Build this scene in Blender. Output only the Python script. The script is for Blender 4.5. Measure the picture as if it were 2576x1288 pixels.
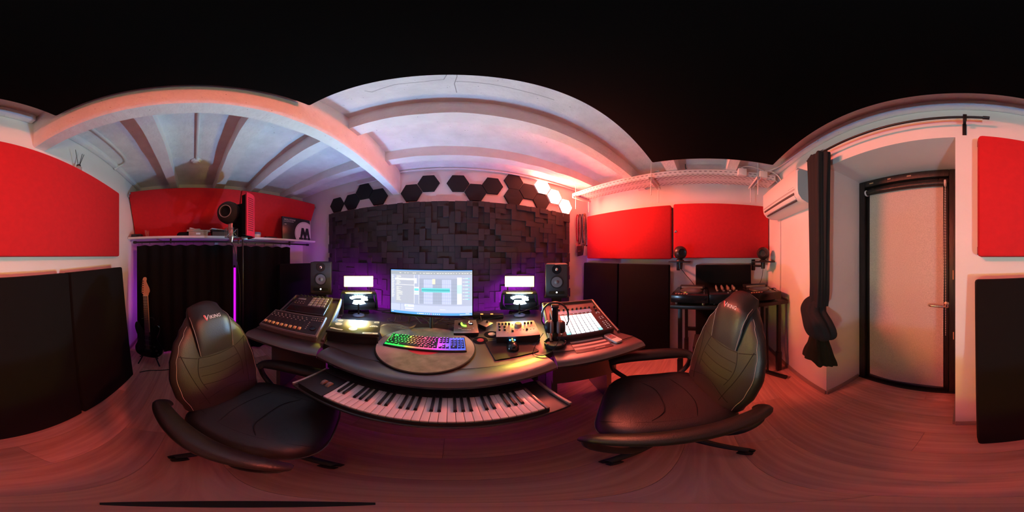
import bpy, bmesh, math, random
from mathutils import Vector, Matrix, Euler

# ------------------------------------------------------------------ scene, camera, light
for o in list(bpy.data.objects):
    bpy.data.objects.remove(o, do_unlink=True)
SC = bpy.context.scene
COL = SC.collection
PI = math.pi
R = math.radians
CAM_H = 1.34
cam_data = bpy.data.cameras.new('camera')
cam_data.type = 'PANO'
try:
    cam_data.panorama_type = 'EQUIRECTANGULAR'
except Exception:
    pass
try:
    cam_data.cycles.panorama_type = 'EQUIRECTANGULAR'
except Exception:
    pass
cam_data.clip_start = 0.01
camera = bpy.data.objects.new('camera', cam_data)
camera.location = (0, 0, CAM_H)
camera.rotation_euler = (R(90), 0, R(-22))      # middle of the picture looks 22 degrees right of the front wall
COL.objects.link(camera)
SC.camera = camera
SC.view_settings.view_transform = 'Standard'
SC.view_settings.look = 'None'
SC.view_settings.gamma = 1
SC.view_settings.use_curve_mapping = False
SC.view_settings.exposure = 0.2
try:
    SC.cycles.use_denoising = True
    SC.cycles.denoiser = 'OPENIMAGEDENOISE'
    SC.cycles.max_bounces = 8
    SC.cycles.diffuse_bounces = 5
    SC.cycles.sample_clamp_indirect = 6.0
except Exception:
    pass
world = bpy.data.worlds.new('world')
SC.world = world
world.use_nodes = True
world.node_tree.nodes['Background'].inputs[0].default_value = (0.004, 0.004, 0.005, 1)
world.node_tree.nodes['Background'].inputs[1].default_value = 1.0

# strengths of the lamps of the room (used by the builders of the lamps below)
HEX_POWER = 185.0
HEX_COLOR = (1.0, 0.155, 0.092)
MARQUEE_POWER = 70.0
SIGN_LIGHT_W = (5.0, 21.0)
SIGN_LIGHT_COLOR = (0.27, 0.58, 1.0)
PURPLE_STRIP = 60.0
STAND_BACKLIGHT = 210.0
ALCOVE_STRIP = 1.0
SCREEN_POWER = 1.0

# ------------------------------------------------------------------ materials
MATS = {}


def mat(name, col, rough=0.5, metal=0.0, var=0.0, vs=6.0, bump=0.0, bs=60.0, emit=None, es=0.0, coat=0.0, trans=0.0,
        alpha=1.0, spec=0.5, stretch=None, sheen=0.0, specks=None, coat_rough=0.12):
    if name in MATS:
        return MATS[name]
    m = bpy.data.materials.new(name)
    m.use_nodes = True
    nt = m.node_tree
    b = nt.nodes['Principled BSDF']
    b.inputs['Base Color'].default_value = (*col, 1)
    b.inputs['Roughness'].default_value = rough
    b.inputs['Metallic'].default_value = metal
    b.inputs['Specular IOR Level'].default_value = spec
    if coat:
        b.inputs['Coat Weight'].default_value = coat
        b.inputs['Coat Roughness'].default_value = coat_rough
        b.inputs['Coat IOR'].default_value = 1.9 if coat_rough > .2 else 1.5
    if trans:
        b.inputs['Transmission Weight'].default_value = trans
    if sheen:
        b.inputs['Sheen Weight'].default_value = sheen
    if alpha < 1:
        b.inputs['Alpha'].default_value = alpha
    if emit:
        b.inputs['Emission Color'].default_value = (*emit, 1)
        b.inputs['Emission Strength'].default_value = es
    co = None
    if var or bump:
        tc = nt.nodes.new('ShaderNodeTexCoord')
        co = tc.outputs['Object']
        if stretch:
            mp = nt.nodes.new('ShaderNodeMapping')
            mp.inputs['Scale'].default_value = stretch
            nt.links.new(co, mp.inputs['Vector'])
            co = mp.outputs['Vector']
    if var:
        n = nt.nodes.new('ShaderNodeTexNoise')
        n.inputs['Scale'].default_value = vs
        n.inputs['Detail'].default_value = 5
        nt.links.new(co, n.inputs['Vector'])
        r = nt.nodes.new('ShaderNodeValToRGB')
        r.color_ramp.elements[0].position = 0.3
        r.color_ramp.elements[1].position = 0.7
        r.color_ramp.elements[0].color = (*[max(0, c * (1 - var)) for c in col], 1)
        r.color_ramp.elements[1].color = (*[min(1, c * (1 + var)) for c in col], 1)
        nt.links.new(n.outputs['Fac'], r.inputs['Fac'])
        nt.links.new(r.outputs['Color'], b.inputs['Base Color'])
    if specks:
        sp = nt.nodes.new('ShaderNodeTexNoise')
        sp.inputs['Scale'].default_value = 85
        sp.inputs['Detail'].default_value = 2
        nt.links.new(co, sp.inputs['Vector'])
        sr = nt.nodes.new('ShaderNodeValToRGB')
        sr.color_ramp.elements[0].position = 0.235
        sr.color_ramp.elements[1].position = 0.262
        sr.color_ramp.elements[0].color = (*specks, 1)
        sr.color_ramp.elements[1].color = (1, 1, 1, 1)
        mm = nt.nodes.new('ShaderNodeMix')
        mm.data_type = 'RGBA'
        mm.blend_type = 'MULTIPLY'
        mm.inputs['Factor'].default_value = 1
        nt.links.new(sp.outputs['Fac'], sr.inputs['Fac'])
        nt.links.new(r.outputs['Color'], mm.inputs['A'])
        nt.links.new(sr.outputs['Color'], mm.inputs['B'])
        nt.links.new(mm.outputs['Result'], b.inputs['Base Color'])
    if bump:
        n2 = nt.nodes.new('ShaderNodeTexNoise')
        n2.inputs['Scale'].default_value = bs
        n2.inputs['Detail'].default_value = 6
        nt.links.new(co, n2.inputs['Vector'])
        bp = nt.nodes.new('ShaderNodeBump')
        bp.inputs['Strength'].default_value = bump
        bp.inputs['Distance'].default_value = 0.01
        nt.links.new(n2.outputs['Fac'], bp.inputs['Height'])
        nt.links.new(bp.outputs['Normal'], b.inputs['Normal'])
    MATS[name] = m
    return m


def glow(name, col, strength):
    if name in MATS:
        return MATS[name]
    m = bpy.data.materials.new(name)
    m.use_nodes = True
    nt = m.node_tree
    b = nt.nodes['Principled BSDF']
    b.inputs['Base Color'].default_value = (*[c * 0.3 for c in col], 1)
    b.inputs['Roughness'].default_value = 0.4
    b.inputs['Emission Color'].default_value = (*col, 1)
    b.inputs['Emission Strength'].default_value = strength
    MATS[name] = m
    return m


PLASTER = mat('white plaster', (0.80, 0.78, 0.76), 0.85, var=0.04, vs=3, bump=0.12, bs=40)
CEIL = mat('rough white ceiling paint', (0.80, 0.79, 0.78), 0.85, var=0.07, vs=9, bump=0.6, bs=26, specks=(0.3, 0.28, 0.28))
BEAMW = mat('white painted beam', (0.80, 0.79, 0.78), 0.8, var=0.05, vs=9, bump=0.45, bs=30, specks=(0.3, 0.28, 0.28))
RED = mat('red acoustic fabric', (0.60, 0.011, 0.017), 0.9, var=0.05, vs=30, bump=0.12, bs=500)
BLACKFAB = mat('black acoustic fabric', (0.0065, 0.0055, 0.0055), 0.95, bump=0.12, bs=500, spec=0.2)
CLOUDFAB = mat('black cloud fabric', (0.0022, 0.002, 0.002), 0.95, bump=0.1, bs=400, spec=0.05)
FELT = mat('black felt', (0.012, 0.012, 0.014), 0.95, bump=0.2, bs=300)
FOAM = mat('charcoal foam', (0.046, 0.035, 0.033), 0.95, var=0.15, vs=40, bump=0.25, bs=300)
FOAM2 = mat('darker charcoal foam', (0.036, 0.027, 0.026), 0.95, var=0.15, vs=40, bump=0.25, bs=300)
LEATHER = mat('black chair leather', (0.023, 0.020, 0.0195), 0.40, bump=0.12, bs=260)
SEAM = mat('stitch thread', (0.42, 0.38, 0.36), 0.8)
DSEAM = mat('dark seam', (0.006, 0.005, 0.005), 0.8)
PLAST = mat('black plastic', (0.016, 0.016, 0.017), 0.45)
PLASTG = mat('gloss black plastic', (0.012, 0.012, 0.014), 0.18)
GREYP = mat('dark grey plastic', (0.06, 0.06, 0.065), 0.5)
RUBBER = mat('black rubber', (0.012, 0.012, 0.012), 0.7)
METALB = mat('black painted metal', (0.014, 0.014, 0.015), 0.38, metal=0.2)
STEEL = mat('brushed steel', (0.55, 0.54, 0.53), 0.3, metal=1.0)
CHROME = mat('chrome', (0.8, 0.8, 0.8), 0.12, metal=1.0)
BRASS = mat('warm steel', (0.72, 0.58, 0.45), 0.22, metal=1.0)
DESKB = mat('black desk laminate', (0.022, 0.021, 0.021), 0.38, var=0.25, vs=12, bump=0.03, bs=300, spec=1.0, coat=1.0, coat_rough=0.4)
DESKW = mat('black wing laminate', (0.085, 0.055, 0.055), 0.46, var=0.2, vs=12, spec=0.7)
DESKPAD = mat('black desk vinyl', (0.024, 0.022, 0.022), 0.38, bump=0.10, bs=240, spec=1.0, coat=1.0, coat_rough=0.4)
WHITEP = mat('white plastic', (0.80, 0.79, 0.77), 0.38)
WHITEK = mat('white piano key', (0.82, 0.80, 0.79), 0.25)
BLACKK = mat('black piano key', (0.010, 0.010, 0.011), 0.3)
CARD = mat('brown cardboard', (0.42, 0.30, 0.22), 0.85, var=0.1, vs=10)
CURT = mat('black curtain cloth', (0.006, 0.0055, 0.006), 0.95, bump=0.1, bs=300, spec=0.15)
CURT2 = mat('black velvet curtain', (0.016, 0.014, 0.014), 0.9, bump=0.15, bs=300)
DARKWOOD = mat('dark stained wood', (0.020, 0.014, 0.012), 0.38, var=0.5, vs=10, stretch=(8, 8, 1), bump=0.25, bs=24)
BLIND = mat('woven blind fabric', (0.60, 0.52, 0.46), 0.9, var=0.14, vs=150, bump=0.2, bs=400)
PAPER = mat('white paper', (0.80, 0.78, 0.75), 0.8)


def wood_floor():
    m = bpy.data.materials.new('laminate floor')
    m.use_nodes = True
    nt = m.node_tree
    b = nt.nodes['Principled BSDF']
    tc = nt.nodes.new('ShaderNodeTexCoord')
    mp = nt.nodes.new('ShaderNodeMapping')
    mp.inputs['Scale'].default_value = (1.2, 22, 22)
    oi = nt.nodes.new('ShaderNodeObjectInfo')
    ad = nt.nodes.new('ShaderNodeVectorMath')
    ad.operation = 'ADD'
    nt.links.new(tc.outputs['Object'], mp.inputs['Vector'])
    nt.links.new(mp.outputs['Vector'], ad.inputs[0])
    nt.links.new(oi.outputs['Location'], ad.inputs[1])
    n = nt.nodes.new('ShaderNodeTexNoise')
    n.inputs['Scale'].default_value = 1.6
    n.inputs['Detail'].default_value = 8
    n.inputs['Distortion'].default_value = 0.6
    nt.links.new(ad.outputs[0], n.inputs['Vector'])
    r = nt.nodes.new('ShaderNodeValToRGB')
    r.color_ramp.elements[0].position = 0.32
    r.color_ramp.elements[1].position = 0.68
    r.color_ramp.elements[0].color = (0.62, 0.28, 0.22, 1)
    r.color_ramp.elements[1].color = (0.82, 0.42, 0.34, 1)
    nt.links.new(n.outputs['Fac'], r.inputs['Fac'])
    hs = nt.nodes.new('ShaderNodeHueSaturation')
    mr = nt.nodes.new('ShaderNodeMapRange')
    mr.inputs['To Min'].default_value = 0.88
    mr.inputs['To Max'].default_value = 1.1
    nt.links.new(oi.outputs['Random'], mr.inputs['Value'])
    nt.links.new(mr.outputs['Result'], hs.inputs['Value'])
    nt.links.new(r.outputs['Color'], hs.inputs['Color'])
    nt.links.new(hs.outputs['Color'], b.inputs['Base Color'])
    b.inputs['Roughness'].default_value = 0.42
    return m


FLOORM = wood_floor()


# ------------------------------------------------------------------ mesh builder
class MB:
    def __init__(s):
        s.v = []
        s.f = []

    def add(s, vs, fs):
        n = len(s.v)
        s.v += [tuple(p) for p in vs]
        s.f += [tuple(i + n for i in f) for f in fs]
        return s

    def box(s, c, d, rot=None, bev=0.0, M=None):
        hx, hy, hz = d[0] / 2, d[1] / 2, d[2] / 2
        T = Matrix.Translation(c)
        if rot:
            T = T @ Euler(rot).to_matrix().to_4x4()
        if M is not None:
            T = M @ T
        b = min(bev, hx * .98, hy * .98, hz * .98)
        if b <= 0:
            pts = [(x, y, z) for z in (-hz, hz) for y in (-hy, hy) for x in (-hx, hx)]
            fs = [(0, 2, 3, 1), (4, 5, 7, 6), (0, 1, 5, 4), (2, 6, 7, 3), (0, 4, 6, 2), (1, 3, 7, 5)]
        else:
            bm = bmesh.new()
            bmesh.ops.create_cube(bm, size=1)
            for vv in bm.verts:
                vv.co = Vector((vv.co.x * hx * 2, vv.co.y * hy * 2, vv.co.z * hz * 2))
            bmesh.ops.bevel(bm, geom=bm.edges[:], offset=b, segments=2, profile=.5, affect='EDGES')
            bm.verts.index_update()
            pts = [tuple(vv.co) for vv in bm.verts]
            fs = [tuple(vv.index for vv in f.verts) for f in bm.faces]
            bm.free()
        return s.add([T @ Vector(p) for p in pts], fs)

    def bb(s, x0, x1, y0, y1, z0, z1, bev=0.0):
        return s.box(((x0 + x1) / 2, (y0 + y1) / 2, (z0 + z1) / 2), (abs(x1 - x0), abs(y1 - y0), abs(z1 - z0)), bev=bev)

    def loft(s, rings, caps=True, closed=False):
        n = len(rings[0])
        vs = [p for r in rings for p in r]
        fs = []
        m = len(rings)
        for i in range(m if closed else m - 1):
            a, b = i * n, ((i + 1) % m) * n
            for j in range(n):
                k = (j + 1) % n
                fs.append((a + j, a + k, b + k, b + j))
        if caps and not closed:
            fs.append(tuple(reversed(range(n))))
            fs.append(tuple(range((m - 1) * n, m * n)))
        return s.add(vs, fs)

    def tube(s, pts, r, n=8, closed=False, ry=None):
        pts = [Vector(p) for p in pts]
        m = len(pts)
        rings = []
        up = None
        for i, p in enumerate(pts):
            if closed:
                t = pts[(i + 1) % m] - pts[i - 1]
            else:
                t = pts[min(i + 1, m - 1)] - pts[max(i - 1, 0)]
            if t.length < 1e-9:
                t = Vector((0, 0, 1))
            t.normalize()
            if up is None:
                up = Vector((0, 0, 1)) if abs(t.z) < .9 else Vector((1, 0, 0))
            up = (up - t * up.dot(t))
            if up.length < 1e-6:
                up = t.orthogonal()
            up.normalize()
            sd = t.cross(up)
            rr = r[i] if isinstance(r, (list, tuple)) else r
            r2 = rr if ry is None else (ry[i] if isinstance(ry, (list, tuple)) else ry)
            rings.append([p + sd * (rr * math.cos(2 * PI * j / n)) + up * (r2 * math.sin(2 * PI * j / n)) for j in range(n)])
        return s.loft(rings, closed=closed)

    def cyl(s, p0, p1, r0, r1=None, n=16):
        return s.tube([p0, p1], [r0, r0 if r1 is None else r1], n)

    def lathe(s, prof, c=(0, 0, 0), n=24, M=None):
        T = Matrix.Translation(c)
        if M is not None:
            T = T @ M
        rings = [[T @ Vector((r * math.cos(2 * PI * j / n), r * math.sin(2 * PI * j / n), z)) for j in range(n)] for r, z in prof]
        return s.loft(rings)

    def prism(s, poly, z0, z1, M=None):
        if sum(poly[i - 1][0] * poly[i][1] - poly[i][0] * poly[i - 1][1] for i in range(len(poly))) < 0:
            poly = list(reversed(poly))
        M = M or Matrix()
        a = [M @ Vector((x, y, z0)) for x, y in poly]
        b = [M @ Vector((x, y, z1)) for x, y in poly]
        return s.loft([a, b])

    def sphere(s, c, r, sc=(1, 1, 1), n=20, m=12, M=None):
        rings = []
        T = Matrix.Translation(c)
        if M is not None:
            T = T @ M
        for i in range(m + 1):
            a = -PI / 2 + PI * i / m
            rr = max(math.cos(a), 0.012)
            rings.append([T @ Vector((r * sc[0] * rr * math.cos(2 * PI * j / n), r * sc[1] * rr * math.sin(2 * PI * j / n), r * sc[2] * math.sin(a))) for j in range(n)])
        return s.loft(rings)

    def sheet(s, fn, nu, nv, th):
        """two-sided sheet of real thickness from fn(u,v)->point, offset along the averaged normal"""
        P = [[Vector(fn(i / nu, j / nv)) for j in range(nv + 1)] for i in range(nu + 1)]
        N = [[None] * (nv + 1) for _ in range(nu + 1)]
        for i in range(nu + 1):
            for j in range(nv + 1):
                du = P[min(i + 1, nu)][j] - P[max(i - 1, 0)][j]
                dv = P[i][min(j + 1, nv)] - P[i][max(j - 1, 0)]
                k = du.cross(dv)
                N[i][j] = k.normalized() if k.length > 1e-12 else Vector((0, 0, 1))
        W = nv + 1
        vs = [P[i][j] + N[i][j] * th / 2 for i in range(nu + 1) for j in range(W)] + \
             [P[i][j] - N[i][j] * th / 2 for i in range(nu + 1) for j in range(W)]
        o = (nu + 1) * W
        fs = []
        for i in range(nu):
            for j in range(nv):
                a, b, c, d = i * W + j, (i + 1) * W + j, (i + 1) * W + j + 1, i * W + j + 1
                fs.append((a, b, c, d))
                fs.append((o + d, o + c, o + b, o + a))
        for i in range(nu):
            a, b = i * W, (i + 1) * W
            fs.append((b, a, o + a, o + b))
            a, b = i * W + nv, (i + 1) * W + nv
            fs.append((a, b, o + b, o + a))
        for j in range(nv):
            a, b = j, j + 1
            fs.append((a, b, o + b, o + a))
            a, b = nu * W + j, nu * W + j + 1
            fs.append((b, a, o + a, o + b))
        return s.add(vs, fs)

    def mesh(s, name, m, ang=38):
        me = bpy.data.meshes.new(name)
        me.from_pydata(s.v, [], s.f)
        me.validate()
        bm = bmesh.new()
        bm.from_mesh(me)
        bmesh.ops.recalc_face_normals(bm, faces=bm.faces[:])
        bm.to_mesh(me)
        bm.free()
        me.shade_smooth()
        me.set_sharp_from_angle(angle=R(ang))
        if m:
            me.materials.append(m)
        return me

    def each(s, name, m, parent=None, ang=38):
        """every connected piece becomes an object of its own"""
        par = list(range(len(s.v)))

        def root(i):
            while par[i] != i:
                par[i] = par[par[i]]
                i = par[i]
            return i
        for f in s.f:
            for j in f[1:]:
                par[root(j)] = root(f[0])
        groups = {}
        for f in s.f:
            groups.setdefault(root(f[0]), []).append(f)
        out = []
        for fs in groups.values():
            ids = sorted({i for f in fs for i in f})
            ix = {i: k for k, i in enumerate(ids)}
            q = MB()
            q.v = [s.v[i] for i in ids]
            q.f = [tuple(ix[i] for i in f) for f in fs]
            out.append(q.build(name, m, parent, ang))
        return out

    def build(s, name, m, parent=None, ang=38, loc=None):
        return link(name, s.mesh(name, m, ang), parent, loc)


def link(name, me, parent=None, loc=None, rot=None, scale=None):
    o = bpy.data.objects.new(name, me)
    COL.objects.link(o)
    if parent:
        o.parent = parent
    if loc:
        o.location = loc
    if rot:
        o.rotation_euler = rot
    if scale:
        o.scale = scale
    return o


def tag(o, label, cat, group=None):
    o['label'] = label
    o['category'] = cat
    if group:
        o['group'] = group
    return o


def thing(name, label, cat, loc=(0, 0, 0), rz=0.0, group=None, M=None):
    o = bpy.data.objects.new(name, None)
    o.empty_display_size = 0.05
    COL.objects.link(o)
    if M is not None:
        o.matrix_world = M
    else:
        o.location = loc
        o.rotation_euler = (0, 0, rz)
    return tag(o, label, cat, group)


def struct(o):
    o['kind'] = 'structure'
    return o


def stuff(o):
    o['kind'] = 'stuff'
    return o


def copy_tree(o, parent=None):
    c = o.copy()
    COL.objects.link(c)
    c.parent = parent
    for ch in list(o.children):
        copy_tree(ch, c)
    return c


def text_mesh(s, size, depth, m, align='CENTER', shear=0.0, spacing=1.0):
    cu = bpy.data.curves.new('lettering', 'FONT')
    cu.body = s
    cu.size = size
    cu.extrude = depth
    cu.align_x = align
    cu.align_y = 'CENTER'
    cu.shear = shear
    cu.space_character = spacing
    cu.resolution_u = 3
    t = bpy.data.objects.new('lettering_tmp', cu)
    COL.objects.link(t)
    bpy.context.view_layer.update()
    dg = bpy.context.evaluated_depsgraph_get()
    me = bpy.data.meshes.new_from_object(t.evaluated_get(dg))
    bpy.data.objects.remove(t, do_unlink=True)
    me.materials.clear()
    me.materials.append(m)
    me.name = 'lettering'
    return me


def frame(o, x, z=(0, 0, 1)):
    """matrix with local X along x, local Z as near to z as can be"""
    x = Vector(x).normalized()
    z = Vector(z)
    z = (z - x * z.dot(x)).normalized()
    y = z.cross(x)
    return Matrix(((x.x, y.x, z.x, o[0]), (x.y, y.y, z.y, o[1]), (x.z, y.z, z.z, o[2]), (0, 0, 0, 1)))


def bez(p0, p1, p2, p3, n=14):
    p0, p1, p2, p3 = map(Vector, (p0, p1, p2, p3))
    return [p0 * (1 - t) ** 3 + p1 * 3 * t * (1 - t) ** 2 + p2 * 3 * t * t * (1 - t) + p3 * t ** 3 for t in [i / n for i in range(n + 1)]]


def smooth_path(pts, k=6):
    pts = [Vector(p) for p in pts]
    out = []
    for i in range(len(pts) - 1):
        a = pts[max(i - 1, 0)]
        b, c = pts[i], pts[i + 1]
        d = pts[min(i + 2, len(pts) - 1)]
        for j in range(k):
            t = j / k
            out.append(.5 * ((2 * b) + (c - a) * t + (2 * a - 5 * b + 4 * c - d) * t * t + (3 * b - a - 3 * c + d) * t ** 3))
    out.append(pts[-1])
    return out


def rrect(w, d, r, n=5):
    """rounded rectangle outline centred on the origin"""
    pts = []
    for cx, cy, a0 in ((w / 2 - r, d / 2 - r, 0), (-w / 2 + r, d / 2 - r, 90), (-w / 2 + r, -d / 2 + r, 180), (w / 2 - r, -d / 2 + r, 270)):
        for i in range(n + 1):
            a = R(a0 + 90 * i / n)
            pts.append((cx + r * math.cos(a), cy + r * math.sin(a)))
    return pts


def disc(r, n=24):
    return [(r * math.cos(2 * PI * i / n), r * math.sin(2 * PI * i / n)) for i in range(n)]


UNIT = MB().box((0, 0, 0), (1, 1, 1)).mesh('unit_block', None)

# ================================================================== the room
XR, XL, YF, YB, HC = 2.02, -2.27, 1.80, -0.80, 2.405
NX0, NX1, NY, NZ = 0.03, 0.872, -1.25, 2.055      # door niche
rng = random.Random(5)

# floor with its planks (running left to right)
floor = struct(MB().bb(XL - .1, XR + .1, NY - .12, YF + .1, -0.08, -0.006).build('floor', mat('floor underlay', (0.14, 0.07, 0.055), .9)))
pw, pl = 0.192, 1.285
me_plank = MB().box((0, 0, 0), (pl - .0008, pw - .0008, .012), bev=.0006).mesh('plank', FLOORM)
y = NY - 0.02
row = 0
while y < YF:
    x = XL - 0.05 - (row * 0.43 % 1.2)
    while x < XR:
        x0, x1 = max(x, XL), min(x + pl, XR)
        y1 = min(y + pw, YF)
        if y + pw < YB + .02:
            x0, x1 = max(x0, NX0 - .02), min(x1, NX1 + .02)
        if x1 - x0 > .05:
            p = link('plank', me_plank, floor, ((x0 + x1) / 2, (y + y1) / 2, -0.006), scale=((x1 - x0) / pl, (y1 - y) / pw, 1))
        x += pl
    y += pw
    row += 1

# walls
struct(MB().bb(XL - .1, XR + .1, YF, YF + .1, -.05, HC + .1).build('wall_front', PLASTER))
struct(MB().bb(XL - .1, XL, YB, YF, -.05, HC + .1).build('wall_left', PLASTER))
struct(MB().bb(XR, XR + .1, YB, YF, -.05, HC + .1).build('wall_right', PLASTER))
wb = MB()
wb.bb(NX1, XR + .1, NY - .1, YB, -.05, HC + .1)
wb.bb(XL - .1, NX0, NY - .1, YB, -.05, HC + .1)
wb.bb(NX0, NX1, NY - .1, YB, NZ, HC + .1)
wall_back = struct(wb.build('wall_back', PLASTER))
MB().bb(NX0, NX1, NY - .1, NY - .03, -.05, NZ).build('niche_backing', PLASTER, wall_back)
ceiling = struct(MB().bb(XL - .1, XR + .1, YB - .1, YF + .1, HC, HC + .1).build('ceiling', CEIL))

# joists running left to right under the slab
for y0, y1, z0 in ((-.31, -.20, 2.285), (.27, .40, 2.285), (.765, .875, 2.272), (1.33, 1.44, 2.296)):
    m = MB()
    n = 26
    rings = []
    for i in range(n + 1):
        x = XL + (XR - XL) * i / n
        j = [rng.uniform(-.004, .004) for _ in range(4)]
        rings.append([(x, y0 + j[0], HC + .01), (x, y0 + .006 + j[1], z0 + j[2]), (x, y1 - .006 + j[3], z0 + j[2]), (x, y1 + j[0], HC + .01)])
    m.loft(rings)
    m.build('ceiling_joist', BEAMW, ceiling)
# downstand beam running from back wall to front wall
m = MB()
rings = []
for i in range(25):
    y = YB + (YF - YB) * i / 24
    j = rng.uniform(-.003, .003)
    xs = -.53 - .03 * i / 24
    rings.append([(xs, y, HC + .01), (xs, y, 2.112 + j), (xs - .012, y, 2.095 + j), (xs - .085, y, 2.093 + j), (xs - .097, y, 2.11 + j), (xs - .097, y, HC + .01)])
m.loft(rings)
m.build('downstand_beam', BEAMW, ceiling)
# cracks in the plaster of the slab
CRK = mat('plaster crack', (.42, .4, .4), .95)
for pts in ([(-.012, .47), (-.010, .53), (-.02, .565)], [(-.02, .565), (-.10, .578), (-.20, .575), (-.31, .60)], [(-.31, .60), (-.33, .575)], [(.02, .47), (.025, .54), (.018, .60), (.03, .68)], [(.02, .58), (.14, .585), (.30, .60), (.45, .60)]):
    MB().tube([(x, y_, HC - .0005) for x, y_ in pts], .0018, 5, ry=.0010).build('crack', CRK, ceiling)
# pipe casing along the top of the back wall
MB().bb(XL + .02, -.66, YB + .001, YB + .05, HC - .06, HC, bev=.012).build('cornice_strip', BEAMW, ceiling)
MB().bb(-.52, XR - .02, YB + .001, YB + .055, HC - .07, HC, bev=.012).build('cornice_strip', BEAMW, ceiling)

# baseboards
bb_m = mat('grey beige skirting', (0.33, 0.24, 0.2), .5)
struct(MB().bb(NX1 + .001, XR, YB, YB + .014, 0, .055, bev=.004).build('baseboard_back', bb_m))
struct(MB().bb(XL, NX0 - .001, YB, YB + .014, 0, .055, bev=.004).build('baseboard_left', bb_m))
struct(MB().bb(NX1 - .014, NX1, NY + .07, YB, 0, .05, bev=.004).build('trim_1', bb_m))
struct(MB().bb(NX0, NX0 + .014, NY + .07, YB, 0, .05, bev=.004).build('trim_2', bb_m))

# ------------------------------------------------------------------ door in the niche
door = bpy.data.objects.new('door_1', None)
COL.objects.link(door)
door.location = ((NX0 + NX1) / 2, NY, 0)
struct(door)
W2 = (NX1 - NX0) / 2
m = MB()
m.bb(-W2, -W2 + .062, -.03, .05, 0, 2.05, bev=.006)
m.bb(W2 - .062, W2, -.03, .05, 0, 2.05, bev=.006)
m.bb(-W2 + .062, W2 - .062, -.03, .05, 1.985, 2.05, bev=.006)
m.build('door_frame', DARKWOOD, door)
m = MB()
m.bb(-W2 + .066, -W2 + .145, -.02, .02, .012, 1.98, bev=.005)
m.bb(W2 - .145, W2 - .066, -.02, .02, .012, 1.98, bev=.005)
m.bb(-W2 + .145, W2 - .145, -.02, .02, 1.89, 1.98, bev=.005)
m.bb(-W2 + .145, W2 - .145, -.02, .02, .012, .11, bev=.005)
leaf = m.build('door_leaf', DARKWOOD, door)
MB().bb(-W2 + .14, W2 - .14, -.006, .0, .1, 1.9).build('pane', mat('dark door glass', (.01, .01, .012), .08), leaf)
MB().bb(-W2, W2, .0, .062, -.004, .012, bev=.003).build('threshold', DARKWOOD, door)
# worn chips in the dark paint
m = MB()
for x, z, w in ((-.05, 2.017, .035), (.12, 2.02, .03), (.29, 2.014, .04), (-.39, 1.2, .008), (-.392, .7, .008)):
    m.box((x, .0505, z), (w, .002, .012 if w > .01 else .07), bev=.0008)
m.each('paint_chip', mat('bare wood chip', (.5, .3, .18), .8), door)
hd = MB()
hd.lathe([(.001, 0), (.026, 0), (.026, .008), (.012, .012), (.012, .03), (.001, .03)], (-W2 + .082, .02, .96), 20, Euler((R(-90), 0, 0)).to_matrix().to_4x4())
hd.tube(smooth_path([(-W2 + .082, .045, .96), (-W2 + .09, .065, .96), (-W2 + .11, .072, .961), (-W2 + .185, .072, .963), (-W2 + .205, .066, .962), (-W2 + .21, .052, .962), (-W2 + .2, .046, .962)], 5), .0095, 10)
hd.build('door_handle', BRASS, door)

bl = thing('roller_blind', 'beige woven roller blind pulled down over the dark door', 'blind', (door.location.x, NY, 1.915))
MB().cyl((-.325, .058, 0), (.325, .058, 0), .024, n=20).build('roller', DARKWOOD, bl)
for sx in (-1, 1):
    m = MB()
    m.lathe([(.001, 0), (.027, 0), (.03, .006), (.027, .014), (.001, .014)], (sx * .325, .058, 0), 20, Euler((0, R(90 * sx), 0)).to_matrix().to_4x4())
    m.box((sx * .334, .045, .005), (.012, .05, .045), bev=.004)
    m.build('end_cap', WHITEP, bl)
MB().sheet(lambda u, v: (-.315 + .63 * u, .034 + .004 * math.sin(7 * u + 3 * v) * v, -.005 - 1.84 * v), 24, 30, .0015).build('fabric', BLIND, bl)
MB().bb(-.317, .317, .026, .04, -1.86, -1.838, bev=.005).build('bottom_bar', GREYP, bl)
m = MB()
for dx in (0, .017):
    pts = [(-.333 + dx * .6 - .004, .066 + dx * .3, -.01 - i * .05) for i in range(25)]
    for i in range(60):
        t = i / 59
        m.sphere((-.336 + dx * (.2 + t), .07 + dx * .5, .0 - 1.2 * t), .0032, n=6, m=4)
    m.tube([(-.336 + dx * .2, .07 + dx * .5, 0), (-.336 + dx * 1.2, .07 + dx * .5, -1.2)], .0012, 5)
stuff(m.build('bead_chain', WHITEP, bl))

# ------------------------------------------------------------------ black acoustic cloud below the ceiling
cl = thing('ceiling_cloud', 'large black fabric acoustic cloud hung flat below the ceiling', 'acoustic panel', (.395, -.066, 2.22))
CW, CD = 1.81, 1.012
MB().box((0, 0, .03), (CW, CD, .06), bev=.012).build('panel', CLOUDFAB, cl)
m = MB()
for sx in (-.7, .7):
    for sy in (-.4, .4):
        m.cyl((sx, sy, .058), (sx, sy, HC - 2.22), .004, n=8)
m.each('hanger_wire', STEEL, cl)

# ------------------------------------------------------------------ acoustic panels (red and black)
def panel(name, label, x0, x1, y0, y1, z0, z1, m, cat='acoustic panel', group=None, bev=.018):
    o = thing(name, label, cat, ((x0 + x1) / 2, (y0 + y1) / 2, z0), group=group)
    dx, dy, dz = x1 - x0, y1 - y0, z1 - z0
    MB().box((0, 0, dz / 2), (dx, dy, dz), bev=bev).build('fabric_cover', m, o)
    # wooden frame behind the cloth, against the wall
    return o, dx, dy, dz


def back_frame(o, pts):
    m = MB()
    for p in pts:
        m.box(p[0], p[1], bev=.003)
    return m.build('back_frame', DARKWOOD, o)


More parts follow.
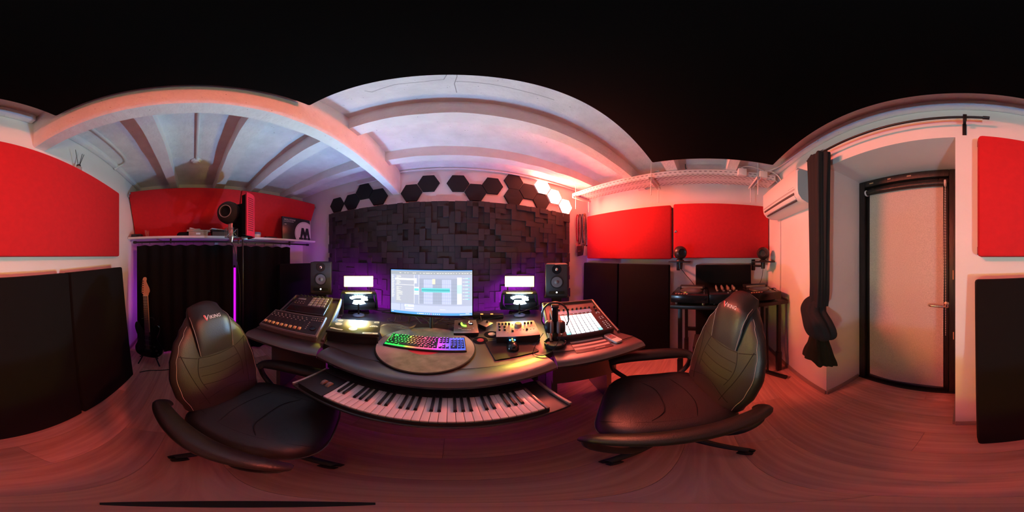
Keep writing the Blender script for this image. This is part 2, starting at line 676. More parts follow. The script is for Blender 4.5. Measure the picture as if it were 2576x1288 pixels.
o, dx, dy, dz = panel('red_acoustic_panel', 'red fabric acoustic panel on right wall nearer the glowing hexagons', 1.925, 1.995, .415, 1.715, 1.30, 1.98, RED, group='red wall panels')
back_frame(o, [((.0475, 0, .03), (.025, dy, .04)), ((.0475, 0, dz - .03), (.025, dy, .04))])
o, dx, dy, dz = panel('red_acoustic_panel', 'red fabric acoustic panel above the DJ decks by the air conditioner', 1.925, 1.995, -.79, .385, 1.315, 1.99, RED, group='red wall panels')
back_frame(o, [((.0475, 0, .03), (.025, dy, .04)), ((.0475, 0, dz - .03), (.025, dy, .04))])
MB().box((-.037, .565, .32), (.008, .012, .03), rot=(R(30), 0, 0), bev=.003).box((-.037, .553, .325), (.008, .012, .026), rot=(R(-30), 0, 0), bev=.003).build('clip', STEEL, o)
o, dx, dy, dz = panel('red_acoustic_panel', 'red fabric acoustic panel on the wall beside the dark door', -1.475, -.075, -.775, -.715, 1.335, 2.005, RED, group='red wall panels')
back_frame(o, [((0, -.0245, .03), (dx, .02, .04)), ((0, -.0245, dz - .03), (dx, .02, .04))])

# slanted red panels above the white shelf
for i, (y0, y1, lab) in enumerate(((-.785, .562, 'wide red fabric panel tilted above the shelf, over the small glass'),
                                  (.572, 1.74, 'red fabric panel tilted above the shelf, behind the black and white box'))):
    o = thing('slanted_acoustic_panel', lab, 'acoustic panel', (-2.12, (y0 + y1) / 2, 1.576), group='slanted red panels')
    L = y1 - y0
    top = Vector((.265, 0, .59))
    ln = top.length
    ang = math.atan2(top.z, top.x)
    MB().box((top.x / 2 - .03 * math.sin(ang), 0, top.z / 2 + .03 * math.cos(ang)), (ln, L, .055), rot=(0, -ang, 0), bev=.014).build('fabric_cover', RED, o)
    m = MB()
    ey = -L / 2 - .0 if i == 0 else L / 2
    m.box((.25, ey + (.02 if i == 0 else -.02), .575), (.03, .02, .03), bev=.004)
    m.box((.262, ey + (.01 if i == 0 else -.01), .545), (.012, .012, .05), bev=.003)
    m.build('corner_bracket', STEEL, o)

# black floor-standing bass panels
def trap(label, base0, base1, lean, h=1.235, th=.085, into=(0, 1)):
    """stands between the floor points base0 and base1; leans by lean along into (towards the wall)"""
    a, b = Vector((*base0, 0)), Vector((*base1, 0))
    c = (a + b) / 2
    x = (b - a).normalized()
    w = (b - a).length
    M = frame((c.x, c.y, 0), x)
    y = M.to_3x3() @ Vector((0, 1, 0))
    s = 1 if y.dot(Vector((*into, 0))) > 0 else -1
    o = thing('bass_trap', label, 'acoustic panel', M=M, group='black floor standing panels')
    al = math.atan2(lean, h)
    tz = (th * math.sin(al)) if False else 0
    mm = MB()
    ring = lambda z: [( -w / 2, s * (z / h * lean), z), (w / 2, s * (z / h * lean), z), (w / 2, s * (z / h * lean + th), z), (-w / 2, s * (z / h * lean + th), z)]
    mm.box((0, s * (lean / 2 + th / 2), h / 2), (w, th, h), rot=(-s * al, 0, 0), bev=.014)
    zmin = min(v[2] for v in mm.v)
    mm.v = [(v[0], v[1], v[2] - zmin) for v in mm.v]
    mm.build('fabric_cover', BLACKFAB, o)
    fm = MB().box((0, s * (lean / 2 + th - .004), h / 2), (w - .06, .02, h - .06), rot=(-s * al, 0, 0), bev=.003)
    fm.v = [(v[0], v[1], v[2] - zmin) for v in fm.v]
    fm.build('back_frame', DARKWOOD, o)
    return o


trap('black fabric panel on the floor below the red panel beside the door', (-.062, -.582), (-.722, -.58), .11, into=(0, -1))
trap('black fabric panel on the floor beside the electric guitar', (-.735, -.575), (-1.40, -.535), .12, into=(0, -1))
trap('black fabric panel on the floor behind the right studio monitor', (1.87, 1.14), (1.87, 1.76), .03, into=(1, 0), th=.08)
trap('black fabric panel on the floor between right monitor and DJ table', (1.86, .43), (1.87, 1.12), .03, into=(1, 0), th=.08)
trap('black fabric panel on the floor behind the DJ table', (1.885, -.55), (1.885, .115), .02, into=(1, 0), th=.08)
trap('black fabric panel on the floor beside the left studio monitor', (-1.72, 1.70), (-1.80, 1.06), .02, into=(-1, 0), th=.08)

# ------------------------------------------------------------------ foam wall
fw = thing('acoustic_foam_wall', 'charcoal foam wall of square relief blocks behind the desk', 'acoustic foam', (0, YF, .62))
FX0, FX1, FZ0, FZ1 = -1.59, 1.58, 0.0, 1.335
MB().bb(FX0, FX1, -.022, -.001, FZ0, FZ1).build('backing_sheet', FOAM2, fw)
cell = .0634
ncx, ncz = 50, 21
cell_z = FZ1 / ncz
occ = [[False] * ncz for _ in range(ncx)]
fr = random.Random(11)
blocks = []
for j in range(ncz):
    for i in range(ncx):
        if occ[i][j]:
            continue
        opts = [(1, 1), (1, 1), (2, 1), (1, 2), (2, 1), (1, 2), (2, 2)]
        fr.shuffle(opts)
        for a, b in opts + [(1, 1)]:
            if i + a <= ncx and j + b <= ncz and not any(occ[i + p][j + q] for p in range(a) for q in range(b)):
                break
        for p in range(a):
            for q in range(b):
                occ[i + p][j + q] = True
        d = fr.choice((.022, .030, .038, .046, .052)) + fr.uniform(-.002, .002)
        blocks.append((FX0 + cell * i, FX0 + cell * (i + a), cell_z * j, cell_z * (j + b), d, fr.random()))
blocks.sort(key=lambda b: (0 if b[2] > .5 else 1, -(b[1] - b[0]) * (b[3] - b[2]), abs(b[0])))
me_a = MB().box((0, 0, 0), (1, 1, 1)).mesh('foam_block', FOAM)
me_b = MB().box((0, 0, 0), (1, 1, 1)).mesh('foam_block', FOAM2)
rest = MB()
for k, (x0, x1, z0, z1, d, q) in enumerate(blocks):
    g = .0016
    if k < 298:
        link('foam_block', me_a if q > .35 else me_b, fw, ((x0 + x1) / 2, -.021 - d / 2, (z0 + z1) / 2), scale=(x1 - x0 - g, d, z1 - z0 - g))
    else:
        rest.box(((x0 + x1) / 2, -.021 - d / 2, (z0 + z1) / 2), (x1 - x0 - g, d, z1 - z0 - g))
stuff(rest.build('small_foam_blocks', FOAM, fw))

# ------------------------------------------------------------------ hexagon felts and glowing hexagons
HR = .125
hexpoly = [(HR * math.cos(R(60 * i)), HR * math.sin(R(60 * i))) for i in range(6)]


def hexprism(r, y0, y1, bev=.003):
    m = MB()
    k = Euler((R(90), 0, 0)).to_matrix().to_4x4()
    rings = []
    for rr, yy in ((r, y0), (r, y1 + bev), (r - bev, y1)):
        rings.append([(rr * math.cos(R(60 * i)), yy, rr * math.sin(R(60 * i))) for i in range(6)])
    return m.loft(rings)


me_hex = hexprism(HR, 0, -.022).mesh('felt_hexagon', FELT)
felts = [
    (-1.475, 2.09, 'black felt hexagon by the left corner, alone beside the shelf'),
    (-1.225, 2.09, 'black felt hexagon of the left trio, lower left one'),
    (-1.03, 2.20, 'black felt hexagon of the left trio, topmost one'),
    (-.835, 2.09, 'black felt hexagon of the left trio, lower one beside the beam'),
    (-.425, 2.09, 'black felt hexagon right of the beam, lower of a pair'),
    (-.23, 2.20, 'black felt hexagon right of the beam, upper of a pair'),
    (.095, 2.195, 'black felt hexagon above the monitor, upper left of its trio'),
    (.29, 2.085, 'black felt hexagon above the monitor, low middle of its trio'),
    (.485, 2.19, 'black felt hexagon above the monitor, upper right of its trio'),
    (.745, 2.29, 'black felt hexagon left of the glowing hexagons, topmost of four'),
    (.745, 2.073, 'black felt hexagon left of the glowing hexagons, lower left of four'),
    (.94, 2.182, 'black felt hexagon touching the uppermost glowing hexagon'),
    (1.13, 2.073, 'black felt hexagon just below the uppermost glowing hexagon'),
]
for x, z, lab in felts:
    tag(link('felt_hexagon', me_hex, None, (x, YF - .001, z)), lab, 'wall felt', 'black felt hexagons')
HEXM = glow('hexagon light diffuser', HEX_COLOR, HEX_POWER)
hexring = lambda r, y_: [(r * math.cos(R(60 * i)), y_, r * math.sin(R(60 * i))) for i in range(6)]
me_hf = MB().loft([hexring(.1245, 0), hexring(.1245, -.034), hexring(.1205, -.034), hexring(.1205, 0)], closed=True).mesh('frame', WHITEP)  # raised rim added to cut light grazing the wall beside the diffuser
me_hd = hexprism(.120, -.004, -.027).mesh('diffuser', HEXM)
for x, z, lab in ((1.137, 2.292, 'glowing hexagon wall light, uppermost of three'), (1.332, 2.182, 'glowing hexagon wall light, middle of three'),
                  (1.527, 2.072, 'glowing hexagon wall light, lowest of three')):
    o = thing('hexagon_light', lab, 'wall light', (x, YF - .001, z), group='glowing hexagons')
    link('frame', me_hf, o)
    link('diffuser', me_hd, o)

# ------------------------------------------------------------------ conduits on walls and ceiling
PIPEW = mat('white plastic conduit', (.74, .73, .71), .5)


def conduit(label, pts, r, clips=(), name='conduit'):
    o = thing(name, label, 'conduit', pts[0])
    p0 = Vector(pts[0])
    MB().tube([Vector(p) - p0 for p in pts], r, 10).build('pipe', PIPEW, o)
    for c in clips:
        MB().box(Vector(c) - p0, (.02, .02, .02), bev=.003).build('clip', PIPEW, o)
    return o


conduit('white conduit along the top of the foam wall side, right of the beam', [(-.55, YF - .042, 2.386), (.4, YF - .042, 2.388), (1.3, YF - .042, 2.386), (1.9, YF - .042, 2.385)], .012,
        [(-.1, YF - .042, 2.392), (.3, YF - .042, 2.393), (.8, YF - .042, 2.392), (1.35, YF - .042, 2.392), (1.75, YF - .042, 2.391)])
conduit('short white conduit on the front wall left of the beam', [(-.70, YF - .014, 2.33), (-1.12, YF - .014, 2.325)], .012, [(-.85, YF - .012, 2.328), (-1.08, YF - .012, 2.326)])
conduit('white bent conduit at the ceiling above the reed diffuser', smooth_path([(-.66, -.62, 2.39), (-1.2, -.62, 2.39), (-1.42, -.63, 2.39), (-1.50, -.68, 2.385), (-1.50, -.74, 2.36), (-1.49, -.785, 2.33)], 6), .013,
        [(-1.0, -.62, 2.392), (-1.3, -.62, 2.392)])
conduit('white conduit running to the smoke detector', [(-.65, .03, 2.392), (-1.55, .03, 2.392)], .011)
sd = thing('smoke_detector', 'round white smoke detector on the ceiling between joists', 'detector', (-1.6, .03, HC))
MB().lathe([(.001, 0), (.055, 0), (.056, -.012), (.05, -.02), (.04, -.026), (.036, -.038), (.001, -.042)], n=28).build('housing', WHITEP, sd)
MB().lathe([(.001, -.041), (.012, -.042), (.012, -.046), (.001, -.047)], n=14).build('test_button', WHITEP, sd)

# ------------------------------------------------------------------ air conditioner on the back wall
ac = thing('air_conditioner', 'white wall air conditioner in the corner above the DJ decks', 'air conditioner', (1.312, YB, 1.745))
prof = [(0, .0), (.10, .0), (.155, .022), (.185, .06), (.192, .10), (.192, .27), (.175, .293), (0, .297)]
m = MB()
m.loft([[(-.33, y, z) for y, z in prof], [(.33, y, z) for y, z in prof]])
body = m.build('body', WHITEP, ac)
for sx in (-1, 1):
    MB().loft([[(sx * .3301, .004 + (y - .004) * .995, .003 + (z - .003) * .985) for y, z in prof], [(sx * .343, .01 + (y - .01) * .96, .012 + (z - .012) * .94) for y, z in prof]]).build('side_cap', WHITEP, ac)
DUCT = mat('dark air outlet', (.08, .075, .075), .6)
MB().box((0, .1855, .069), (.60, .012, .020), rot=(R(-14), 0, 0), bev=.003).build('air_outlet', DUCT, ac)
MB().box((0, .158, .0225), (.58, .012, .013), rot=(R(-56), 0, 0), bev=.002).build('air_outlet', DUCT, ac)
MB().box((-.0, .1765, .044), (.595, .006, .034), rot=(R(-36), 0, 0), bev=.0025).build('louvre', WHITEP, ac)
m = MB()
m.box((0, .1925, .105), (.63, .0015, .0025))
m.box((0, .1925, .097), (.63, .0015, .0018))
m.each('panel_groove', GREYP, ac)
m = MB()
for i in range(4):
    m.box((-.29 + i * .022, .1928, .125), (.006, .001, .0035))
m.each('indicator', GREYP, ac)

# ------------------------------------------------------------------ cable tray under the ceiling along the right wall
TRAYM = mat('white painted tray', (.76, .74, .73), .45)
SLOT = mat('tray slot dark', (.05, .04, .04), .9)
ct = thing('cable_tray', 'long white perforated cable tray under the ceiling on the right', 'cable tray', (1.708, .485, 2.208))
LT = 2.43
m = MB()
m.bb(-.115, .115, -LT / 2, LT / 2, 0, .002)
m.bb(-.115, -.113, -LT / 2, LT / 2, 0, .072)
m.bb(.113, .115, -LT / 2, LT / 2, 0, .072)
m.bb(-.115, -.107, -LT / 2, LT / 2, .070, .072)
m.bb(.107, .115, -LT / 2, LT / 2, .070, .072)
m.build('trough', TRAYM, ct)
m = MB()
k = 0
yy = -LT / 2 + .03
while yy < LT / 2 - .03:
    m.box((-.1152, yy, .045), (.0008, .026, .006))
    m.box((-.1152, yy + .025, .012), (.0008, .022, .004))
    for q, xx in enumerate((-.095, -.078, -.045, .045, .078, .097)):
        m.box((xx, yy + (.025 if q % 2 else 0), -.0004), (.006, .026, .0008))
    yy += .05
stuff(m.build('slots', SLOT, ct))
for yy in (1.12, .06, -1.01):
    for xx in (-.135, .135):
        MB().cyl((xx, yy, -.215 if yy < 1 else -.2), (xx, yy, HC - 2.208), .0045, n=8).build('threaded_rod', WHITEP, ct)
    m = MB()
    m.bb(-.165, .165, yy - .02, yy - .017, -.032, -.002)
    m.bb(-.165, .165, yy + .017, yy + .02, -.032, -.002)
    m.bb(-.165, .165, yy - .02, yy + .02, -.004, -.001)
    m.build('support_channel', TRAYM, ct)
rt = thing('router', 'white router with a black antenna lying on the cable tray', 'router', M=Matrix.Translation((1.69, .12, 2.290)) @ Euler((R(0), R(-10), R(8))).to_matrix().to_4x4())
MB().box((0, 0, .012), (.12, .17, .022), bev=.006).build('case', WHITEP, rt)
MB().tube([(-.05, .08, .02), (-.055, .088, .045), (-.058, .09, .085)], [.005, .0055, .004], 8).build('antenna', PLAST, rt)
m = MB()
for i in range(3):
    m.box((-.0605, -.03 + .016 * i, .013), (.001, .005, .003))
m.each('status_light_or_glint', glow('router led', (1, .1, .15), 3), rt)
cr = random.Random(4)
m = MB()
for k in range(4):
    pts = []
    for i in range(26):
        a = i / 25 * 2 * PI * 1.4 + k
        pts.append((1.70 + .045 * math.cos(a) * (1 + .2 * k), .49 + .05 * math.sin(a + .4 * k) + .02 * k, 2.283 + .012 * k + .022 * abs(math.sin(a * .7 + k))))
    m.tube(smooth_path(pts, 2), .004, 6)
wire = m.build('white_cable_coil', PIPEW, None)
tag(wire, 'bunch of white cable coiled on the cable tray beside the router', 'cable')
for yy, lab in ((-.36, 'white junction box on the cable tray, farther from the air conditioner'), (-.58, 'white junction box on the cable tray next to the air conditioner')):
    o = thing('junction_box', lab, 'junction box', (1.572, yy, 2.208))
    MB().box((-.0, 0, .042), (.04, .088, .088), bev=.006).build('box', WHITEP, o)
    MB().box((-.0225, 0, .042), (.006, .08, .08), bev=.003).build('lid', WHITEP, o)
    MB().cyl((.0, .0, .084), (0, 0, .10), .011, n=12).build('gland', WHITEP, o)
m = MB()
m.tube(bez((1.575, -.36, 2.31), (1.56, -.2, 2.40), (1.62, -.25, 2.26), (1.66, -.1, 2.31)), .004, 6)
m.tube(bez((1.575, -.35, 2.312), (1.57, -.42, 2.36), (1.57, -.5, 2.33), (1.575, -.58, 2.312)), .005, 6)
m.tube(bez((1.575, -.60, 2.312), (1.60, -.70, 2.34), (1.55, -.76, 2.3), (1.50, -.785, 2.08)), .006, 6)
m.tube(bez((1.66, -.45, 2.29), (1.68, -.70, 2.30), (1.62, -.77, 2.28), (1.56, -.788, 2.06)), .006, 6)
m.tube(bez((1.68, -.40, 2.29), (1.66, -.74, 2.34), (1.5, -.735, 2.34), (.9, -.74, 2.335)), .008, 6)
tag(m.build('tray_wiring', PIPEW), 'white wires between the junction boxes and the air conditioner', 'wiring')
tag(MB().tube(smooth_path([(1.60, YB + .012, 1.74), (1.60, YB + .012, 1.2), (1.605, YB + .012, .6), (1.60, YB + .014, .06)], 5), .005, 6).build('drain_pipe', PIPEW), 'thin pale pipe down the wall below the air conditioner', 'pipe')

# ================================================================== shelf with curtains on the left
sh = thing('wall_shelf', 'long white wall shelf above the black curtains', 'shelf', (-2.065, .467, 1.55))
MB().box((0, 0, .0125), (.405, 2.52, .025), bev=.003).build('board', mat('white shelf board', (.78, .75, .73), .45), sh)
m = MB()
for yy in (-.9, 0, .9):
    m.bb(-.2, .14, yy - .012, yy + .012, -.014, -.001, bev=.003)
m.each('bracket', STEEL, sh)

rod = thing('curtain_rod', 'black curtain rod under the white shelf', 'curtain rod', (-1.93, .45, 1.512))
MB().cyl((0, -1.16, 0), (0, 1.16, 0), .0105, n=14).build('pole', METALB, rod)
for s_ in (-1, 1):
    MB().lathe([(.001, 0), (.016, 0), (.017, .02), (.015, .04), (.001, .042)], (0, s_ * 1.155, 0), 14, Euler((R(-90 * s_), 0, 0)).to_matrix().to_4x4()).build('finial', METALB, rod)
for yy in (-.72, 0.1, .84):
    MB().bb(-.012, .012, yy - .01, yy + .01, -.02, .037, bev=.003).build('bracket', METALB, rod)
ring_y = [-1.08, -.98, -.80, -.68, -.53, -.45, -.33, -.2, -.05, .2, .32, .45, .58, .7, .8]
for yy in ring_y:
    m = MB()
    pts = [(0.016 * math.cos(a), yy, -.006 + .017 * math.sin(a)) for a in [2 * PI * i / 12 for i in range(12)]]
    m.tube(pts, .0016, 5, closed=True)
    m.cyl((0, yy, -.018), (0, yy, -.042), .001, n=5)
    m.build('curtain_ring', METALB, rod)


def curtain(label, y0, y1, z0, z1, x, waves, amp, seed, mtl, group, thick=.004):
    rr = random.Random(seed)
    ph = [rr.uniform(0, 6) for _ in range(4)]
    o = thing('curtain', label, 'curtain', (x, (y0 + y1) / 2, z0), group=group)
    L, H = y1 - y0, z1 - z0

    def fn(u, v):
        w = math.sin(u * waves * 2 * PI + ph[0] + .5 * math.sin(v * 2 + ph[1])) * amp * (.55 + .45 * (1 - v))
        w += .4 * amp * math.sin(u * waves * 4.3 + ph[2] + v)
        top = H - .014 * (1 + math.sin(u * waves * 2 * PI + ph[3])) * .5
        return (w, -L / 2 + L * u, v * top)
    MB().sheet(fn, 110, 14, thick).build('cloth', mtl, o, ang=80)
    m = MB().sheet(lambda u, v: (fn(u, 1)[0], fn(u, 1)[1], fn(u, 1)[2] - .03 + .028 * v), 110, 1, thick + .003)
    m.build('top_hem', mtl, o, ang=80)
    return o


curtain('black curtain hanging under the shelf behind the guitar', -.70, .484, .03, 1.478, -1.95, 8, .022, 2, CURT, 'black curtains under the shelf')
curtain('black curtain hanging under the shelf behind the microphone stand', .534, 1.30, .03, 1.470, -1.95, 5, .022, 7, CURT, 'black curtains under the shelf')

ls = thing('led_strip_light', 'glowing purple light tube seen through the gap between curtains', 'light', (-2.02, .523, .40))
MB().cyl((0, 0, .02), (0, 0, .79), .014, n=12).build('tube', glow('purple tube', (.72, .008, .85), ALCOVE_STRIP), ls)
MB().box((-.02, 0, .405), (.02, .02, .83), bev=.003).build('channel', METALB, ls)
m = MB().lathe([(.001, 0), (.012, 0), (.012, .02), (.001, .02)], n=10)
m.build('end_cap', METALB, ls)
MB().cyl((-.02, 0, -.40), (-.02, 0, .0), .008, n=8).build('stand_rod', METALB, ls)
sk = bpy.data.lights.new('alcove_glow', 'POINT')
sk.energy = 2.2
sk.color = (.55, .04, 1.0)
sk.shadow_soft_size = .06
so = bpy.data.objects.new('alcove_glow', sk)
COL.objects.link(so)
so.parent = ls
so.location = (-.12, -.78, .35)

# things on the shelf (top surface z = 1.575)
SZ = 1.575
o = thing('small_device', 'small black box at the wall end of the shelf', 'device', (-1.95, -.70, SZ))
MB().box((0, 0, .02), (.10, .13, .04), bev=.004).build('case', PLAST, o)
MB().box((.0505, 0, .018), (.002, .07, .014), bev=.0008).build('display', PLASTG, o)
GLASS = mat('clear glass', (.95, .95, .95), .03, trans=1.0, spec=.5)
o = tag(MB().lathe([(.001, .0), (.024, 0), (.026, .004), (.030, .085), (.028, .085), (.0245, .008), (.001, .007)], n=24).build('drinking_glass', GLASS, None, loc=(-1.94, -.565, SZ)), 'small clear drinking glass on the shelf beside the black box', 'glass')
o = thing('black_case', 'low black fabric case lying on the shelf beside the cartons', 'case', (-1.955, -.12, SZ))
m = MB()
m.loft([[(x * 1.0, yy, 0) for x, yy in rrect(.15, .15, .04)], [(x, yy, .025) for x, yy in rrect(.15, .15, .04)], [(x * .75, yy * .75, .045) for x, yy in rrect(.15, .15, .04)]])
m.build('shell', BLACKFAB, o)
MB().tube([(x, yy, .022) for x, yy in rrect(.152, .152, .04)], .002, 6, closed=True).build('zip', METALB, o)
o = thing('carton', 'brown cardboard carton on the shelf, lower of two', 'box', (-1.945, .055, SZ))
MB().box((0, 0, .024), (.15, .22, .048), bev=.002).build('body', CARD, o)
MB().box((.0755, 0, .024), (.001, .05, .02)).build('tape', PAPER, o)
o = thing('carton', 'flat brown carton lying on top of the lower carton', 'box', (-1.945, .055, SZ + .049))
MB().box((0, 0, .011), (.14, .27, .022), rot=(0, 0, .06), bev=.002).build('body', CARD, o)
MB().box((.0, 0, .0225), (.03, .25, .001), rot=(0, 0, .06)).build('tape', PAPER, o)
m = MB()
for k in range(3):
    pts = [(-1.945 + .045 * math.cos(i / 20 * 2 * PI * 2 + k), .02 + .065 * math.sin(i / 20 * 2 * PI * 2 + .5 * k), SZ + .077 + .006 * k + .008 * math.sin(i * .9 + k)) for i in range(21)]
    m.tube(smooth_path(pts, 3), .003, 6)
tag(m.build('cable_coil', PAPER), 'coil of thin white cable on top of the cartons', 'cable')
o = thing('storage_box', 'dark low storage box on the shelf behind the microphone ball', 'box', (-1.945, .33, SZ))
MB().box((0, 0, .024), (.15, .22, .048), bev=.003).build('body', mat('dark brown card', (.13, .07, .055), .8), o)
MB().box((0, 0, .058), (.15, .24, .02), bev=.003).build('lid', PLAST, o)
tag(MB().box((-1.94, .30, SZ + .079), (.11, .2, .012), rot=(R(-4), 0, .2), bev=.002).build('notebook', PAPER), 'white notebook lying on the dark storage box', 'notebook')
o = thing('plastic_tub', 'small white tub with blue lid on the shelf right of the red filter', 'tub', (-1.97, .805, SZ))
MB().lathe([(.001, 0), (.05, 0), (.056, .045), (.001, .045)], n=24).build('tub', WHITEP, o)
MB().lathe([(.001, .045), (.058, .045), (.058, .066), (.05, .076), (.001, .077)], n=24).build('lid', mat('blue grey lid', (.18, .2, .32), .4), o)
o = thing('power_adapter', 'small black gadget lying flat on the shelf beside the printed box', 'gadget', (-1.97, 1.0, SZ))
MB().box((0, 0, .012), (.09, .17, .024), bev=.006).build('case', PLAST, o)
MB().tube(bez((0, .08, .012), (.03, .14, .02), (-.03, .12, .03), (0, -.02, .03)), .003, 6).build('lead', PLAST, o)

# printed box with a big letter in a circle
lp_dir = Vector((-.60, .80, 0))
lp = thing('printed_box', 'black printed box with a white circle and letter at the shelf end', 'box',
           M=Matrix.Translation((-1.878, 1.395, SZ)) @ Matrix.Rotation(R(90), 4, 'Z') @ Matrix.Rotation(R(-2), 4, 'X'))
LW, LH = .50, .315
MB().box((0, .012, LH / 2 + .002), (LW, .024, LH), bev=.002).build('sleeve', mat('glossy dark print', (.016, .017, .022), .3), lp)
MB().box((LW / 2 - .003, .012, LH / 2 + .002), (.007, .0255, LH + .001), bev=.001).build('white_edge', PAPER, lp)
PR = mat('white print', (.66, .6, .58), .6)
k90 = Euler((R(90), 0, 0)).to_matrix().to_4x4()
# circle clipped by the edges of the box
cx, cz, cr_ = .14, .092, .185


def clipc(r, n=64):
    return [(max(-LW / 2 + .004, min(LW / 2 - .008, cx + r * math.cos(2 * PI * i / n))), max(.004, min(LH - .003, cz + r * math.sin(2 * PI * i / n)))) for i in range(n)]


MB().prism(clipc(cr_), .0005, .0012, M=k90).build('print_circle', PR, lp)
ringm = MB()
a_, b_ = clipc(cr_ - .010), clipc(cr_ - .013)
ringm.loft([[(x, -.0014, z) for x, z in a_], [(x, -.0014, z) for x, z in b_]], caps=False)
ringm.build('print_ring', mat('dark print', (.015, .015, .02), .4), lp)
# the letter: heavy M with arrow-shaped counters
Mp = [(-.085, .0), (-.03, .0), (-.03, .022), (-.044, .022), (-.028, .062), (-.014, .022), (-.026, .022), (-.026, 0), (.026, 0), (.026, .022), (.014, .022), (.028, .062),
      (.044, .022), (.03, .022), (.03, 0), (.085, 0), (.085, .022), (.07, .022), (.048, .135), (.016, .135), (0, .085), (-.016, .135), (-.048, .135), (-.07, .022), (-.085, .022)]
lm = MB().prism([(min(LW / 2 - .008, x * 1.32 + cx), z * 1.3 + .006) for x, z in Mp], .0013, .0022, M=k90).mesh('print_letter', MATS['dark print'])
bm = bmesh.new()
bm.from_mesh(lm)
bmesh.ops.triangulate(bm, faces=[f for f in bm.faces if len(f.verts) > 4])
bm.to_mesh(lm)
bm.free()
link('print_letter', lm, lp)
link('print_title', text_mesh('MOLOTOW', .036, .0004, PR, 'LEFT', .25), lp, (-LW / 2 + .025, -.0012, LH - .04), (R(90), 0, 0))
MB().box((-LW / 2 + .105, -.0008, LH - .066), (.165, .001, .004)).build('print_line', PR, lp)
MB().box((-LW / 2 + .05, -.0008, LH - .105), (.03, .001, .008)).build('print_line', PR, lp)

# ================================================================== microphone on its stand
MC = Vector((-1.50, .335, 1.755))
ms = thing('microphone_stand', 'black microphone stand between left chair and shelf', 'microphone stand', (MC.x - .02, MC.y + .14, 0))
m = MB()
m.cyl((0, 0, .05), (0, 0, 1.50), .008, n=12)
m.build('pole', METALB, ms)
for a in (80, 200, 320):
    MB().tube([(0, 0, .12), (.30 * math.cos(R(a)), .30 * math.sin(R(a)), .012)], .009, 8).build('leg', METALB, ms)
MB().lathe([(.001, .08), (.02, .08), (.02, .16), (.001, .16)], n=14).build('collar', PLAST, ms)
MB().tube([(0, 0, 1.50), (0, -.02, 1.52), (0, -.16, 1.52)], .008, 8).build('clamp_bar', STEEL, ms)
MB().tube([(0, 0, 1.50), (0, .02, 1.505), (-.02, .12, 1.505)], .006, 8).build('clamp_bar', METALB, ms)

mi = thing('condenser_microphone', 'silver studio microphone in a wire shock mount under the black foam ball', 'microphone', (MC.x, MC.y + .02, 1.45))
m = MB()
m.lathe([(.001, 0), (.012, .002), (.016, .02), (.028, .05), (.030, .12), (.030, .19), (.001, .19)], (0, 0, .02), n=24, M=Euler((R(0), R(0), 0)).to_matrix().to_4x4())
m.build('body', STEEL, mi)
m = MB()
for zz in (.07, .15):
    m.tube([(.062 * math.cos(a), .062 * math.sin(a), zz) for a in [2 * PI * i / 24 for i in range(24)]], .0028, 6, closed=True)
for i in range(6):
    a = 2 * PI * i / 6
    m.tube([(.062 * math.cos(a), .062 * math.sin(a), .07), (.030 * math.cos(a + .5), .030 * math.sin(a + .5), .11), (.062 * math.cos(a + 1.0), .062 * math.sin(a + 1.0), .15)], .0018, 5)
    m.cyl((.062 * math.cos(a), .062 * math.sin(a), .07), (.062 * math.cos(a), .062 * math.sin(a), .15), .0018, n=5)
m.build('shock_mount', STEEL, mi)
tag(MB().tube(smooth_path([(MC.x, MC.y + .02, 1.465), (MC.x + .005, MC.y + .05, 1.40), (MC.x + .005, MC.y + .10, 1.1), (MC.x - .01, MC.y + .11, .7), (MC.x - .05, MC.y + .12, .2), (MC.x - .1, MC.y + .2, .006), (MC.x - .1, MC.y + .5, .006)], 6), .0035, 6).build('microphone_cable', RUBBER),
    'thin black cable hanging down from the studio microphone', 'cable')
fb = thing('foam_ball', 'black foam isolation ball with a ringed opening over the microphone', 'pop filter', MC)
look = Vector((.80, -.60, -.04)).normalized()
FM_ = frame((0, 0, 0), look.cross(Vector((0, 0, 1))).normalized() * -1, Vector((0, 0, 1)))
# local: opening along +w ; lathe about the look axis
zq = look.to_track_quat('Z', 'Y').to_matrix().to_4x4()
MB().lathe([(.001, -.105), (.055, -.098), (.095, -.06), (.112, 0), (.108, .04), (.088, .078), (.062, .092), (.052, .088), (.046, .05), (.001, .045)], n=30, M=zq).build('foam', mat('foam ball', (.022, .020, .020), .95, bump=.4, bs=200), fb, ang=60)
rm = MB()
rr_ = [zq @ Vector((.057 * math.cos(2 * PI * i / 32), .057 * math.sin(2 * PI * i / 32), .092)) for i in range(32)]
rm.tube(rr_, .0036, 8, closed=True)
rm.build('ring', mat('ring trim', (.42, .34, .31), .4), fb)
MB().lathe([(.001, .070), (.051, .070), (.051, .072), (.001, .073)], n=24, M=zq).build('mesh_screen', mat('black mesh', (.004, .004, .004), .9), fb)

# reflection filter: curved shield, red ribbed shell outside and black foam inside
rf = thing('reflection_filter', 'red slotted reflection filter curved behind the foam ball', 'reflection filter', (MC.x - .0, MC.y + .02, 1.515))
REDP = mat('red plastic shell', (.62, .02, .05), .35)
ax = math.atan2(.80, -.25)


def arc(r0, r1, z0, z1, a0, a1, n=14):
    m = MB()
    rings = []
    for i in range(n + 1):
        a = a0 + (a1 - a0) * i / n
        c, s_ = math.cos(a), math.sin(a)
        rings.append([(r0 * c, r0 * s_, z0), (r1 * c, r1 * s_, z0), (r1 * c, r1 * s_, z1), (r0 * c, r0 * s_, z1)])
    return m.loft(rings)


